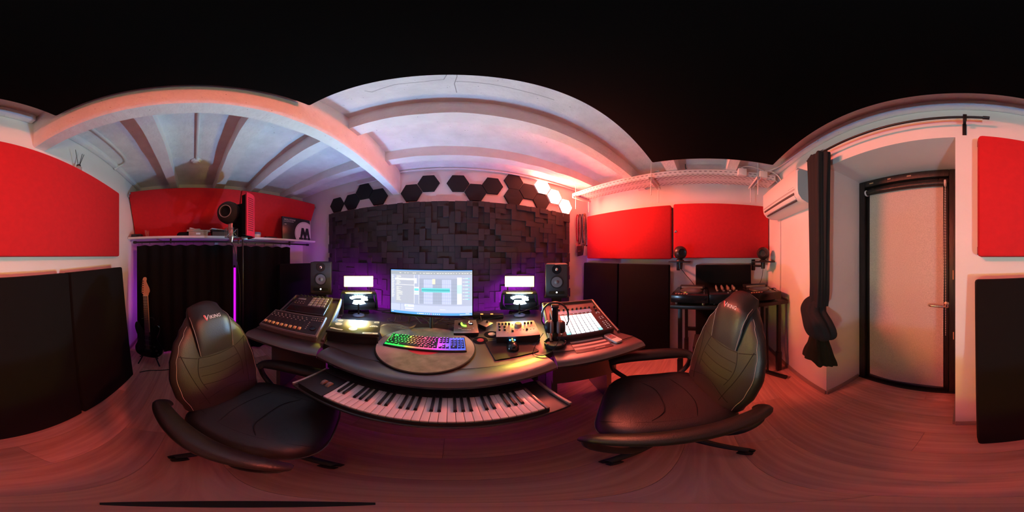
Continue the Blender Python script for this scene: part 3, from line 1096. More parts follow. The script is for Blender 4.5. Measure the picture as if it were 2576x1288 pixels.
A0, A1 = ax - R(84), ax + R(52)
arc(.155, .205, .012, .378, A0, A1).build('foam_lining', BLACKFAB, rf)
arc(.207, .222, 0, .39, A0 - .02, A1 + .02).build('shell', REDP, rf)
sl = mat('slot dark red', (.09, .004, .01), .8)
me_sl = None
for i in range(16):
    z = .045 + i * .0195
    arc(.2215, .2228, z, z + .007, A0 + .06, A0 + .42, 4).build('slot', sl, rf)
    arc(.2215, .2228, z, z + .007, ax - .25, ax + .25, 4).build('slot', sl, rf)
MB().bb(-.01, .01, .10, .16, -.012, .014, bev=.003).build('clamp', STEEL, rf)

# ================================================================== electric guitar on a stand
gs = thing('guitar_stand', 'black tubular stand holding the electric guitar', 'guitar stand', (-1.72, -.47, 0))
for pts in ([(.10, -.10, .008), (.0, 0, .30)], [(.10, .13, .008), (0, 0, .30)], [(-.14, .02, .008), (0, 0, .30)]):
    MB().tube(pts, .008, 8).build('leg', METALB, gs)
MB().cyl((0, 0, .28), (-.03, -.02, .62), .008, n=8).build('post', METALB, gs)
MB().tube([(.07, -.09, .11), (.05, -.09, .09), (-.0, -.08, .10), (0, .08, .10), (.05, .10, .09), (.07, .10, .11)], .006, 8).build('cradle', RUBBER, gs)
MB().tube([(.05, -.08, .63), (.02, -.075, .62), (-.03, -.04, .62), (-.03, .03, .62), (.02, .05, .62), (.05, .055, .63)], .005, 8).build('yoke', RUBBER, gs)

# guitar axes: local X = across, local Y = along the neck (up), local Z = towards the viewer
gup = Vector((-.14, -.09, 1.0)).normalized()
gx = Vector((-.22, -.97, 0))
gx = (gx - gup * gx.dot(gup)).normalized() * -1
gz = gx.cross(gup)
G = Matrix(((gx.x, gup.x, gz.x, -1.655), (gx.y, gup.y, gz.y, -.455), (gx.z, gup.z, gz.z, .12), (0, 0, 0, 1)))
gt = thing('electric_guitar', 'black electric guitar with a pale headstock beside the curtain', 'guitar', M=G)
bodyp = smooth_path([(0, 0, 0), (.09, .01, 0), (.155, .07, 0), (.165, .15, 0), (.13, .22, 0), (.115, .28, 0), (.14, .34, 0), (.155, .40, 0), (.12, .435, 0), (.075, .40, 0), (.04, .345, 0), (-.03, .345, 0),
                     (-.06, .39, 0), (-.10, .45, 0), (-.14, .455, 0), (-.16, .40, 0), (-.14, .32, 0), (-.115, .26, 0), (-.135, .20, 0), (-.165, .13, 0), (-.155, .05, 0), (-.09, .005, 0)], 4)
bp = [(p.x, p.y) for p in bodyp]
mb = MB()
mb.loft([[(x * .97, yy * .985 + .003, -.022) for x, yy in bp], [(x, yy, -.016) for x, yy in bp], [(x, yy, .016) for x, yy in bp], [(x * .97, yy * .985 + .003, .022) for x, yy in bp]])
mb.build('body', mat('black lacquer', (.008, .008, .009), .15, coat=.6), gt)
MB().bb(-.027, .027, .30, .775, .0, .024, bev=.006).build('neck', mat('maple neck', (.55, .34, .2), .4), gt)
MB().bb(-.0265, .0265, .30, .772, .0245, .030, bev=.001).build('fretboard', mat('rosewood', (.10, .055, .04), .5, var=.2, vs=20), gt)
for i in range(20):
    yy = .772 - .63 * (1 - 2 ** (-(i + 1) / 12.0))
    if yy > .305:
        MB().bb(-.0265, .0265, yy - .001, yy + .001, .030, .0313).build('fret', STEEL, gt)
me_dot = MB().lathe([(.001, .0), (.003, 0), (.003, .0006), (.001, .0006)], n=10).mesh('fret_marker', WHITEP)
for yy in (.668, .612, .562, .517):
    link('fret_marker', me_dot, gt, (0, yy, .0302))
MB().bb(-.027, .027, .772, .778, .022, .035, bev=.001).build('nut', WHITEP, gt)
hsp = smooth_path([(-.026, .775, 0), (.026, .775, 0), (.036, .80, 0), (.050, .825, 0), (.046, .86, 0), (.028, .90, 0), (.012, .94, 0), (.018, .965, 0), (.012, .985, 0), (-.010, .988, 0), (-.026, .97, 0), (-.034, .93, 0), (-.044, .85, 0), (-.046, .81, 0), (-.030, .79, 0)], 3)
MB().prism([(p.x, p.y) for p in hsp], .004, .018).build('headstock', mat('pale maple', (.70, .42, .27), .4), gt)
for i in range(6):
    yy = .815 + i * .026
    xx = -.030 + i * .0022
    t_ = MB()
    t_.lathe([(.001, .018), (.006, .018), (.006, .024), (.0035, .026), (.0035, .034), (.001, .034)], (xx, yy, 0), 10)
    t_.cyl((xx - .01, yy, .008), (xx - .03, yy, .008), .0025, n=6)
    t_.box((xx - .034, yy, .008), (.012, .014, .008), bev=.003)
    t_.build('tuning_peg', METALB, gt)
m = MB()
for i in range(6):
    m.cyl((-.02 + .008 * i, .10, .033), (-.018 + .0072 * i, .80, .033), .0005, n=4)
stuff(m.build('strings', STEEL, gt))
for yy in (.17, .235, .30):
    MB().bb(-.04, .04, yy - .01, yy + .01, .022, .031, bev=.004).build('pickup', PLAST, gt)
MB().bb(-.04, .04, .085, .12, .022, .034, bev=.004).build('bridge', METALB, gt)
for xx, yy in ((.075, .16), (.10, .11), (.115, .06)):
    MB().lathe([(.001, .022), (.011, .022), (.010, .036), (.001, .036)], (xx, yy, 0), 14).build('knob', PLAST, gt)

# ================================================================== door curtain and its rod
dr = thing('curtain_rod', 'black curtain rod above the door niche', 'curtain rod', (.44, -.722, 2.155))
MB().cyl((.56, 0, -.005), (-.54, 0, .012), .0085, n=12).build('pole', METALB, dr)
MB().lathe([(.001, 0), (.012, 0), (.012, .03), (.001, .031)], (-.535, 0, .012), 12, Euler((0, R(-90), 0)).to_matrix().to_4x4()).build('finial', METALB, dr)
for xx in (-.455, .50):
    m = MB()
    m.bb(xx - .01, xx + .01, -.077, -.072, -.085, .02, bev=.001)
    m.bb(xx - .008, xx + .008, -.075, .006, .010, .020, bev=.002)
    m.bb(xx - .009, xx + .009, -.013, .013, -.02, .028, bev=.003)
    m.build('bracket', METALB, dr)
m = MB()
for i in range(9):
    xx = .37 + .012 * i
    m.tube([(xx + .004 * math.sin(i * 3), .018 * math.cos(a), -.004 + .018 * math.sin(a)) for a in [2 * PI * j / 12 for j in range(12)]], .0018, 5, closed=True)
m.each('curtain_ring', METALB, dr)

dc = thing('tied_curtain', 'black velvet curtain gathered and knotted beside the door niche', 'curtain', (.84, -.70, .53))
DZ = .53


def bundle(zs, cx_, rx, ry, seed, ruff):
    rr = random.Random(seed)
    n = 72
    ph = [rr.uniform(0, 6) for _ in range(6)]
    rings = []

    def dense(q, k=5):
        return [p.x for p in smooth_path([(v_, 0, 0) for v_ in q], k)]
    zs, cx_, rx, ry = dense(zs), dense(cx_), dense(rx), dense(ry)
    for z, c, a, b in zip(zs, cx_, rx, ry):
        rg = []
        for j in range(n):
            t = 2 * PI * j / n
            q = 1 + ruff * (math.sin(5 * t + ph[0] + z) + .6 * math.sin(8 * t + ph[1]) + .4 * math.sin(13 * t + ph[2] + 2 * z)) / 2
            rg.append((c + a * q * math.cos(t), b * q * math.sin(t), z - DZ))
        rings.append(rg)
    return MB().loft(rings)


bundle([2.112, 2.09, 2.0, 1.8, 1.5, 1.25, 1.08, 1.0], [0, 0, .0, .0, .0, .0, .0, .005], [.082, .088, .086, .080, .076, .072, .066, .06], [.045, .05, .05, .048, .045, .045, .05, .05], 3, .28).build('drape', CURT2, dc, ang=70)
bundle([1.05, 1.02, .96, .89, .82, .77, .745], [.04, .045, .06, .02, -.01, -.01, 0], [.05, .085, .10, .125, .135, .11, .06], [.045, .06, .07, .075, .075, .06, .04], 8, .16).build('knot', CURT2, dc, ang=70)
bundle([.79, .74, .68, .62, .57, .535], [-.01, 0, 0, .01, .01, .01], [.06, .07, .09, .115, .135, .14], [.04, .045, .05, .055, .058, .06], 12, .3).build('tail', CURT2, dc, ang=70)

# ================================================================== reed diffuser on top of the red panel
rd = thing('reed_diffuser', 'glass reed diffuser with black sticks on top of the red panel', 'reed diffuser', (-.885, -.752, 2.006))
MB().lathe([(.001, 0), (.021, 0), (.024, .006), (.024, .032), (.014, .042), (.012, .054), (.001, .054)], n=20).build('bottle', mat('frosted bottle', (.6, .58, .56), .2, trans=.6), rd)
MB().lathe([(.001, .046), (.016, .046), (.016, .058), (.001, .058)], n=16).build('cap', PLAST, rd)
for dx, dy in ((.045, .03), (-.035, .02), (-.05, .03)):
    MB().cyl((0, 0, .03), (dx, dy * .3, .19), .0022, n=6).build('reed', PLAST, rd)

# ================================================================== lanyards with passes on the front wall beside the foam
hookm = MB().cyl((0, 0, 0), (0, -.05, 0), .004, n=8)
lr = random.Random(9)
lan_cols = [((.03, .02, .02), 'black'), ((.45, .02, .05), 'red'), ((.07, .13, .2), 'blue grey'), ((.5, .25, .12), 'orange'), ((.03, .01, .03), 'dark')]
lan = [
    ('patterned black lanyard with a large black pass, front of the bunch', 1.805, 1.99, .47, (.035, .028, .026), (.125, .155), (.035, .030, .030), -.060),
    ('red lanyard with a pink card, on the foam side of the bunch', 1.785, 1.985, .42, (.42, .02, .05), (.10, .15), (.60, .24, .20), -.030),
    ('blue grey lanyard with a grey and red pass, middle of the bunch', 1.885, 2.01, .46, (.07, .12, .18), (.095, .17), (.16, .15, .19), -.045),
    ('orange and black lanyard with a pale pass, low in the bunch', 1.90, 2.02, .50, (.36, .15, .07), (.085, .15), (.55, .38, .30), -.070),
    ('dark lanyard with a small black card, nearest the red panel', 1.935, 2.015, .47, (.03, .018, .03), (.05, .15), (.05, .04, .045), -.026),
]
for k, (lab, x, z, ln, col, card, ccol, yo) in enumerate(lan):
    x -= .01
    o = thing('lanyard', lab, 'lanyard', (x, YF - .001, z), group='lanyards on the wall')
    MB().tube([(0, 0, 0), (0, yo - .008, 0), (0, yo - .012, .01)], .003, 8).build('hook', STEEL, o)
    sm = mat('strap %d' % k, col, .7, var=.9, vs=90)
    for s_ in (-1, 1):
        w = .021

        def fn(u, v, s_=s_):
            sp = math.sin(PI * min(1, v * 1.02)) ** .6 * .026 + .006
            return (s_ * sp * (1 - .2 * v) + (u - .5) * w + .01 * k * v - .012 * v, yo - .002 * s_ - .004 * (1 - v) + .004 * math.sin(6 * v + k), .006 * math.cos(v * 3) - ln * v)
        MB().sheet(fn, 2, 14, .0016).build('strap', sm, o)
    MB().box((.01 * k - .012, yo - .004, -ln - .012), (.016, .006, .024), bev=.002).build('clasp', STEEL, o)
    cm = mat('pass %d' % k, ccol, .35)
    card_o = MB().box((.01 * k - .012, yo - .006, -ln - .024 - card[1] / 2), (card[0], .003, card[1]), rot=(R(3), R(4 * (k - 2)), R(5 - 3 * k)), bev=.001).build('pass_card', cm, o)
    m = MB()
    for q in range(4):
        m.box((.01 * k - .012 - card[0] * .1, yo - .0085, -ln - .045 - q * .02), (card[0] * (.6 - .12 * (q % 2)), .0008, .006), rot=(R(3), R(4 * (k - 2)), R(5 - 3 * k)))
    m.each('print_line', mat('pass print', (.62, .5, .47), .6) if k != 2 else mat('pass red print', (.55, .03, .06), .6), card_o)

# ================================================================== chairs
def make_chair(label):
    ch = thing('office_chair', label, 'chair', (0, 0, 0), group='black leather office chairs')
    # five-star base
    for i in range(5):
        a = R(66 + 72 * i)
        c, s_ = math.cos(a), math.sin(a)
        m = MB().tube([(0.03 * c, .03 * s_, .10), (.18 * c, .18 * s_, .088), (.335 * c, .335 * s_, .068)], [.026, .022, .018], 10, ry=[.022, .016, .012])
        leg = m.build('base_leg', PLAST, ch)
        w = MB()
        q = Vector((-s_, c, 0))
        p = Vector((.325 * c, .325 * s_, .027))
        for k in (-1, 1):
            w.cyl(p + q * (.006 * k), p + q * (.022 * k), .026, n=14)
        w.cyl(p + Vector((0, 0, .0)), p + Vector((0, 0, .05)), .006, n=8)
        w.build('caster', RUBBER, leg)
    gl = MB()
    gl.lathe([(.001, .09), (.032, .09), (.03, .13), (.025, .14), (.025, .28), (.014, .285), (.014, .40), (.001, .40)], n=18)
    gl.build('gas_lift', METALB, ch)
    mc = MB()
    mc.box((0, 0, .395), (.16, .26, .035), bev=.01)
    mc.cyl((.06, .02, .39), (.26, .05, .40), .006, n=8)
    mc.build('tilt_mechanism', METALB, ch)

    # seat cushion: rounded plan, domed top, raised sides
    def plan(s1, n=44):
        out = []
        for j in range(n):
            t = 2 * PI * j / n
            c, s_ = math.cos(t), math.sin(t)
            x = .262 * s1 * math.copysign(abs(c) ** .5, c)
            yy = .255 * s1 * math.copysign(abs(s_) ** .5, s_)
            out.append((x, yy + .03))
        return out
    rings = []
    for s1, z in ((.86, .412), (.97, .425), (1.0, .455), (.995, .485), (.95, .512), (.86, .526), (.7, .528), (.5, .524), (.3, .52), (.1, .518)):
        rings.append([(x, yy, z + (.018 * (abs(x) / .26) ** 2 if z > .48 else 0) - (.02 * max(0, (yy - .15) / .15) if z > .48 else 0)) for x, yy in plan(s1)])
    MB().loft(rings).build('seat', LEATHER, ch, ang=60)

    def seat_z(x, yy):
        return .530 + .018 * (abs(x) / .26) ** 2 - .02 * max(0, (yy - .15) / .15)
    for pts in ([(.165, -.20), (.175, -.02), (.165, .14), (.15, .265)], [(-.165, -.20), (-.175, -.02), (-.165, .14), (-.15, .265)], [(-.16, .10), (-.08, .04), (.08, .04), (.16, .10)], [(-.17, -.05), (-.06, -.09), (.06, -.09), (.17, -.05)]):
        p3 = [(x, yy, seat_z(x, yy) - .004) for x, yy in [(p.x, p.y) for p in smooth_path([(a_, b_, 0) for a_, b_ in pts], 5)]]
        MB().tube(p3, .0018, 6).build('seat_seam', DSEAM, ch)
    MB().tube([(x * 1.0, yy, .47) for x, yy in plan(1.0)], .0016, 6, closed=True).build('piping', mat('dim piping', (.16, .13, .12), .7), ch)

    # backrest
    def wid(t):
        ks = [(0, .185), (.12, .222), (.3, .252), (.45, .262), (.6, .25), (.72, .225), (.84, .180), (.92, .148), (1.0, .122)]
        for (a, wa), (b, wb_) in zip(ks, ks[1:]):
            if t <= b:
                f = (t - a) / (b - a)
                f = f * f * (3 - 2 * f)
                return wa + (wb_ - wa) * f
        return ks[-1][1]

    def cen(t):
        return -.205 - .16 * t - .035 * t * t, .46 + .655 * t

    def dome(f, t):
        return .045 * f * f * min(1, max(0, t - .78) / .22) ** 1.3

    def front(x, t, off=0.0):
        yc, zc = cen(t)
        w = wid(t)
        f = min(1, abs(x) / w)
        lum = .022 * math.exp(-((t - .22) / .18) ** 2)
        y_ = yc + .045 * (1 - f ** 4) ** .5 + .030 * f * f * (1 - .5 * t) + lum * (1 - f * f) + off
        return Vector((x, y_, zc + .16 * (y_ - yc) - dome(f, t)))

    rings = []
    ts = [0, .02, .06] + [.06 + .9 * i / 18 for i in range(1, 19)] + [.985, 1.0]
    for t in ts:
        e = 1.0
        if t < .06:
            e = .55 + .45 * (t / .06) ** .5
        if t > .90:
            e = max(.25, 1 - ((t - .90) / .10) ** 2 * .75)
        yc, zc = cen(t)
        w = wid(t) * (.9 + .1 * e)
        rg = []
        N = 18
        for j in range(N + 1):
            x = w * math.sin(PI / 2 * (-1 + 2 * j / N))
            p = front(max(-.999 * wid(t), min(.999 * wid(t), x)), t)
            rg.append((x, yc + (p.y - yc) * e, p.z))
        for j in range(1, N):
            x = w * math.sin(PI / 2 * (1 - 2 * j / N))
            f = abs(x) / w
            yb = yc + (.030 * f * f * (1 - .5 * t) - .045 * (1 - f ** 4) ** .5) * e
            rg.append((x, yb, zc - .005 - dome(f, t)))
        rings.append(rg)
    MB().loft(rings).build('backrest', LEATHER, ch, ang=70)

    # padded head flap laid over the top of the back
    rings = []
    for i in range(17):
        t = .615 + (1.035 - .615) * i / 16
        tt = min(t, 1.0)
        hw = (.105 + .026 * (t - .615) / .4) * (1 - .24 * (max(0, t - .88) / .155) ** 2.2)
        yc, zc = cen(t)
        thick = .010 + .022 * math.sin(PI * min(1, (t - .60) / .30) / 2)
        if t > .94:
            thick *= max(.1, 1 - ((t - .94) / .1) ** 2)
        rg = []
        for j in range(13):
            x = hw * math.sin(PI / 2 * (-1 + 2 * j / 12))
            p = front(x, tt)
            drop = max(0, t - .93) / .1
            yy = p.y + thick * (1 - (abs(x) / hw) ** 6 * .6) - .045 * drop ** 1.6
            rg.append((x, yy, p.z + (zc - cen(tt)[1]) + .004 * drop))
        for j in range(1, 12):
            x = hw * math.sin(PI / 2 * (1 - 2 * j / 12))
            rg.append((x, front(x, tt).y - .015 - .045 * max(0, t - .93) / .1, front(x, tt).z + (zc - cen(tt)[1]) - .004))
        rings.append(rg)
    flap = MB().loft(rings).build('head_flap', LEATHER, ch, ang=60)
    for s_ in (-1, 1):
        pts = []
        for i in range(22):
            t = .62 + .37 * i / 21
            hw = (.105 + .026 * (t - .615) / .4) * (1 - .24 * (max(0, t - .88) / .155) ** 2.2)
            p = front(s_ * hw * .97, t)
            thick = .010 + .022 * math.sin(PI * min(1, (t - .60) / .30) / 2)
            pts.append((p.x, p.y + thick * .62 - .045 * (max(0, t - .93) / .1) ** 1.6, p.z))
        MB().tube(pts, .0012, 6).build('stitching', SEAM, flap)
    # dark seams dividing the back
    for tpos in (.605, .52, .44, .36):
        hw = .12 if tpos < .6 else .112
        pts = [front(-hw + 2 * hw * i / 14, tpos - .018 * math.sin(PI * i / 14), .0) for i in range(15)]
        MB().tube(pts, .0018, 6).build('back_seam', DSEAM, ch)
    for s_ in (-1, 1):
        MB().tube([front(s_ * (.112 + .02 * math.sin(PI * i / 16) - .0 * i), .605 - .30 * i / 16, .0) for i in range(17)], .0018, 6).build('back_seam', DSEAM, ch)
        MB().tube([front(s_ * (.17 + .03 * (1 - i / 18) - .05 * (i / 18)), .66 - .52 * i / 18, .0) for i in range(19)], .0018, 6).build('back_seam', DSEAM, ch)
        MB().tube([front(s_ * (.12 + .09 * i / 10), .605 + .05 * i / 10, .0) for i in range(11)], .0018, 6).build('back_seam', DSEAM, ch)
        pts = [front(s_ * wid(t) * .90, t, .0004) for t in [.1 + .80 * i / 30 for i in range(31)]]
        MB().tube(pts, .0011, 6).build('stitching', SEAM, ch)
    MB().tube([front(-.17 + .34 * i / 16, .17 + .09 * math.sin(PI * i / 16), .0) for i in range(17)], .0018, 6).build('back_seam', DSEAM, ch)
    # lettering on the flap
    tl = .92
    p0, p1 = front(0, tl - .04), front(0, tl + .04)
    upv = (p1 - p0).normalized()
    xv = Vector((-1, 0, 0))
    nv = xv.cross(upv)
    pc = front(0, tl) + nv * .0302
    TM = Matrix(((xv.x, upv.x, nv.x, pc.x), (xv.y, upv.y, nv.y, pc.y), (xv.z, upv.z, nv.z, pc.z), (0, 0, 0, 1)))
    WHT = mat('white print thread', (.78, .74, .72), .6)
    t1 = link('lettering', text_mesh('IKING', .028, .0005, WHT, 'LEFT'), flap)
    t1.matrix_local = TM @ Matrix.Translation((-.022, 0, 0))
    t2 = link('lettering', text_mesh('V', .042, .0005, WHT, 'LEFT', .1), flap)
    t2.matrix_local = TM @ Matrix.Translation((-.052, .0, 0))
    sw = MB()
    sw.prism([(-.058, .016), (-.05, .020), (-.044, .006), (-.037, -.012), (-.040, -.016), (-.047, -.006), (-.053, .006)], -.0005, .0006)
    t3 = sw.build('lettering', mat('red print thread', (.6, .03, .04), .6), flap)
    t3.matrix_local = TM

    # armrests
    for s_ in (-1, 1):
        pts = smooth_path([(s_ * .275, -.225, .60), (s_ * .315, -.20, .625), (s_ * .33, -.08, .645), (s_ * .33, .10, .645), (s_ * .318, .22, .625), (s_ * .305, .27, .595)], 5)
        n = len(pts)
        arm = MB().tube(pts, [.020 + .025 * math.sin(PI * min(1, max(0, (i + 2) / (n + 3)))) for i in range(n)], 14,
                        ry=[.013 + .014 * math.sin(PI * (i + 2) / (n + 3)) for i in range(n)]).build('arm_pad', LEATHER, ch, ang=70)
        MB().tube(smooth_path([(s_ * .305, .265, .60), (s_ * .315, .25, .52), (s_ * .30, .17, .44), (s_ * .22, .10, .405)], 5), .014, 10, ry=.02).build('arm_support', PLAST, arm)
        MB().tube(smooth_path([(s_ * .285, -.215, .605), (s_ * .30, -.20, .52), (s_ * .28, -.12, .44), (s_ * .21, -.05, .405)], 5), .014, 10, ry=.02).build('arm_support', PLAST, arm)
    return ch


chair_r = make_chair('black leather office chair in front of the DJ table')
chair_l = copy_tree(chair_r)
chair_r.location = (.665, .15, 0)
chair_r.rotation_euler = (0, 0, math.atan2(.47, .88))
chair_l['label'] = 'black leather office chair in front of the guitar and curtains'
chair_l.location = (-.58, .255, 0)
chair_l.rotation_euler = (0, 0, math.atan2(-.87, .50))
# the left chair is set lower on its gas lift
for c in chair_l.children:
    if not c.name.startswith(('base_leg', 'gas_lift')):
        c.location.z -= .072
    elif c.name.startswith('gas_lift'):
        c.scale.z = .83

# flat dark strip standing in for the black smear under the camera
pts = []
for i in range(16):
    a = R(-123 + 97 * i / 15)
    pts.append((math.sin(a) * .07, math.cos(a) * .07))
m = MB()
rings = []
for i, (x, yy) in enumerate(pts):
    w = .004 + .030 * math.sin(PI * (i + .6) / 16.2) ** .6
    l = math.hypot(x, yy)
    ux, uy = x / l, yy / l
    rings.append([(x - ux * w, yy - uy * w, .0005), (x + ux * w * .6, yy + uy * w * .6, .0005), (x + ux * w * .6, yy + uy * w * .6, .004), (x - ux * w, yy - uy * w, .004)])
m.loft(rings)
tag(m.build('dark_strip', RUBBER), 'short curved black strip, stand-in for a dark smear on the bare floor', 'strip')

# ================================================================== the desk
DZT = .78
ORx, OLx, OY = .44, -.60, .568
aR, bR = Vector((.895, -.446, 0)), Vector((.446, .895, 0))
aL, bL = Vector((-.895, -.446, 0)), Vector((-.446, .895, 0))
OR, OL = Vector((ORx, OY, 0)), Vector((OLx, OY, 0))


def pr(a, b):
    p = OR + aR * a + bR * b
    return (p.x, p.y)


def plf(a, b):
    p = OL + aL * a + bL * b
    return (p.x, p.y)


dk = thing('studio_desk', 'black studio desk with two angled equipment wings', 'desk', (0, 0, 0))
YBK = 1.56
MB().prism([(ORx, OY + .105), pr(.0, .12), pr(0, .66), (.82, 1.28), (.90, YBK), (-1.06, YBK), (-.98, 1.28), plf(0, .66), plf(0, .12), (OLx, OY + .105)], .742, DZT).build('centre_top', DESKB, dk)
# padded front rail of the middle
m = MB()
n = 20
rings = []
prof = [(.112, -.040), (.112, .0), (.108, .003), (.03, .004), (.010, -.004), (-.004, -.02), (.0, -.038), (.03, -.048)]
for i in range(n + 1):
    x = OLx + (ORx - OLx) * i / n
    bow = -.012 * (1 - ((x + .08) / .52) ** 2)
    rings.append([(x, OY + bow + py, DZT + pz) for py, pz in prof])
m.loft(rings)
m.build('front_rail', DESKPAD, dk)
for nm, P, in (('right', pr), ('left', plf)):
    m = MB()
    rings = []
    for i in range(13):
        a = .003 + .497 * i / 12
        rings.append([(*P(a, py), DZT + pz) for py, pz in prof])
    m.loft(rings)
    m.build('front_rail', DESKPAD, dk)

SLR, SLL = .30, .27
BS_R, BS_L = .205, .115


def wing_z(b, right=True):
    return DZT + .004 + (SLR * max(0, b - BS_R) if right else SLL * max(0, b - BS_L))


for right, P, BS in ((True, pr, BS_R), (False, plf, BS_L)):
    m = MB()
    rings = []
    for b in (.113, BS, .40, .655):
        w = .5 if b < .2 else .465
        z = wing_z(b, right)
        rings.append([(*P(.003, b), z), (*P(w, b), z), (*P(w, b), z - .035), (*P(.003, b), z - .035)])
    m.loft(rings)
    m.build('wing_top', DESKW, dk)
    # raised rim round the equipment bay
    m = MB()
    for a in (.012, .455):
        m.tube([(*P(a, b), wing_z(b, right) + .008) for b in (BS + .01, .4, .65)], .011, 8, ry=.014)
    m.tube([(*P(.012, .65), wing_z(.65, right) + .008), (*P(.455, .65), wing_z(.65, right) + .008)], .011, 8, ry=.014)
    m.build('bay_rim', DESKW, dk)
    # closed cabinet body beneath the wing
    m = MB()
    rings = []
    for a in (.02, .44):
        rings.append([(*P(a, .22), .40), (*P(a, .63), .40), (*P(a, .63), wing_z(.63, right) - .036), (*P(a, .22), wing_z(.22, right) - .04)])
    m.loft(rings)
    m.build('equipment_bay', DESKB, dk)
    for a in (.04, .42):
        m = MB()
        m.loft([[(*P(a - .018, .28), 0), (*P(a + .018, .28), 0), (*P(a + .018, .60), 0), (*P(a - .018, .60), 0)],
                [(*P(a - .018, .28), .41), (*P(a + .018, .28), .41), (*P(a + .018, .60), .41), (*P(a - .018, .60), .41)]])
        m.build('leg_panel', DESKB, dk)
MB().bb(-.92, .76, 1.40, 1.43, .35, .745).build('modesty_panel', DESKB, dk)
for x in (-.88, .72):
    MB().bb(x - .02, x + .02, 1.05, 1.5, 0, .745, bev=.004).build('leg_panel', DESKB, dk)
# sliding keyboard tray
m = MB()
m.bb(-.565, .365, .395, .63, .630, .645, bev=.003)
m.build('keyboard_tray', DESKB, dk)
for x in (-.565, .365):
    MB().bb(x - .006, x + .006, .395, .60, .645, .662, bev=.002).build('tray_edge', mat('pale metal edge', (.5, .42, .38), .4, metal=.4), dk)
    MB().bb(x - .01, x + .01, .62, .80, .650, .742, bev=.002).build('tray_rail', METALB, dk)

ps = thing('led_strip_light', 'purple light strip glowing behind the back edge of the desk', 'light', (0, 1.60, .715))
MB().bb(-1.05, .90, -.006, .006, -.006, .006).build('strip', glow('purple strip', (.50, .02, 1.0), PURPLE_STRIP), ps)
MB().bb(-1.06, .91, -.035, -.007, -.012, .012).build('channel', METALB, ps)

# ------------------------------------------------------------------ midi keyboard on the tray
mk = thing('midi_keyboard', 'black midi keyboard with white keys on the sliding tray', 'keyboard', (-.09, .5, .6455))
MB().bb(-.445, .375, -.10, .115, 0, .028, bev=.004).build('case', PLAST, mk)
MB().bb(-.445, .375, .055, .115, .028, .040, bev=.004).build('control_strip', PLAST, mk)
MB().bb(-.445, -.31, -.10, .055, .028, .038, bev=.003).build('wheel_panel', PLAST, mk)
MB().bb(.362, .375, -.10, .055, .028, .040, bev=.003).build('end_cheek', mat('reflective cheek', (.35, .26, .22), .25, metal=.5), mk)
for x in (-.372, -.345):
    w = MB().cyl((x - .007, -.02, .036), (x + .007, -.02, .036), .019, n=20)
    w.build('wheel', mat('silver rubber', (.22, .2, .19), .35), mk)
NW = 29
kw = .668 / NW
me_w = MB().box((0, 0, 0), (kw - .0012, .148, .018), bev=.0015).mesh('white_key', WHITEK)
me_b = MB()
me_b.loft([[(-.0055, -.046, 0), (.0055, -.046, 0), (.0055, .046, 0), (-.0055, .046, 0)], [(-.0055, -.046, .004), (.0055, -.046, .004), (.0055, .046, .004), (-.0055, .046, .004)], [(-.0042, -.040, .0125), (.0042, -.040, .0125), (.0042, .046, .0125), (-.0042, .046, .0125)]])
me_b = me_b.mesh('black_key', BLACKK)
for i in range(NW):
    x = -.308 + kw * (i + .5)
    link('white_key', me_w, mk, (x, -.021, .029))
    if i < NW - 1 and (i % 7) in (0, 1, 3, 4, 5):
        link('black_key', me_b, mk, (x + kw / 2, .007, .0375))

# ------------------------------------------------------------------ computer monitor
mo = thing('computer_monitor', 'wide computer monitor showing audio software in the middle of the desk', 'monitor', M=Matrix.Translation((-.131, 1.10, DZT)) @ Matrix.Rotation(R(-1.5), 4, 'Z'))
MW, MH, MZ = .585, .347, .122
MB().box((0, .018, MZ + MH / 2), (MW, .022, MH), bev=.004).build('housing', PLASTG, mo)
MB().box((0, .036, MZ + MH / 2), (.36, .03, .24), bev=.01).build('back_cover', PLAST, mo)
MB().tube([(0, .05, MZ + .12), (0, .065, .1), (0, .06, .01)], .02, 10, ry=.012).build('stand_neck', PLAST, mo)
MB().prism(rrect(.24, .18, .03), .0005, .012, M=Matrix.Translation((0, .04, 0))).build('stand_foot', PLAST, mo)
m = MB()
for x0, x1, z0, z1 in ((-MW / 2, MW / 2, 0, .016), (-MW / 2, MW / 2, MH - .006, MH), (-MW / 2, -MW / 2 + .007, 0, MH), (MW / 2 - .007, MW / 2, 0, MH)):
    m.bb(x0, x1, .003, .008, MZ + z0, MZ + z1)
m.build('bezel', PLASTG, mo)


def E_(name, col, k=1.0):
    return glow('screen ' + name, col, SCREEN_POWER * k)


SX0, SX1, SZ0, SZ1 = -MW / 2 + .007, MW / 2 - .007, MZ + .016, MZ + MH - .006
SWd, SHt = SX1 - SX0, SZ1 - SZ0
scr = MB().bb(SX0, SX1, .0045, .0065, SZ0, SZ1).build('screen', E_('base', (.50, .56, .72)), mo)
LAY = {}


def rect(colname, col, x0, x1, y0, y1, lay=1, k=1.0):
    """x, y as fractions of the screen, y from the top"""
    key = (colname, lay)
    if key not in LAY:
        LAY[key] = (MB(), E_(colname, col, k))
    LAY[key][0].bb(SX0 + SWd * x0, SX0 + SWd * x1, .0045 - .0002 * lay - .0002, .0045 - .0002 * lay, SZ1 - SHt * y1, SZ1 - SHt * y0)


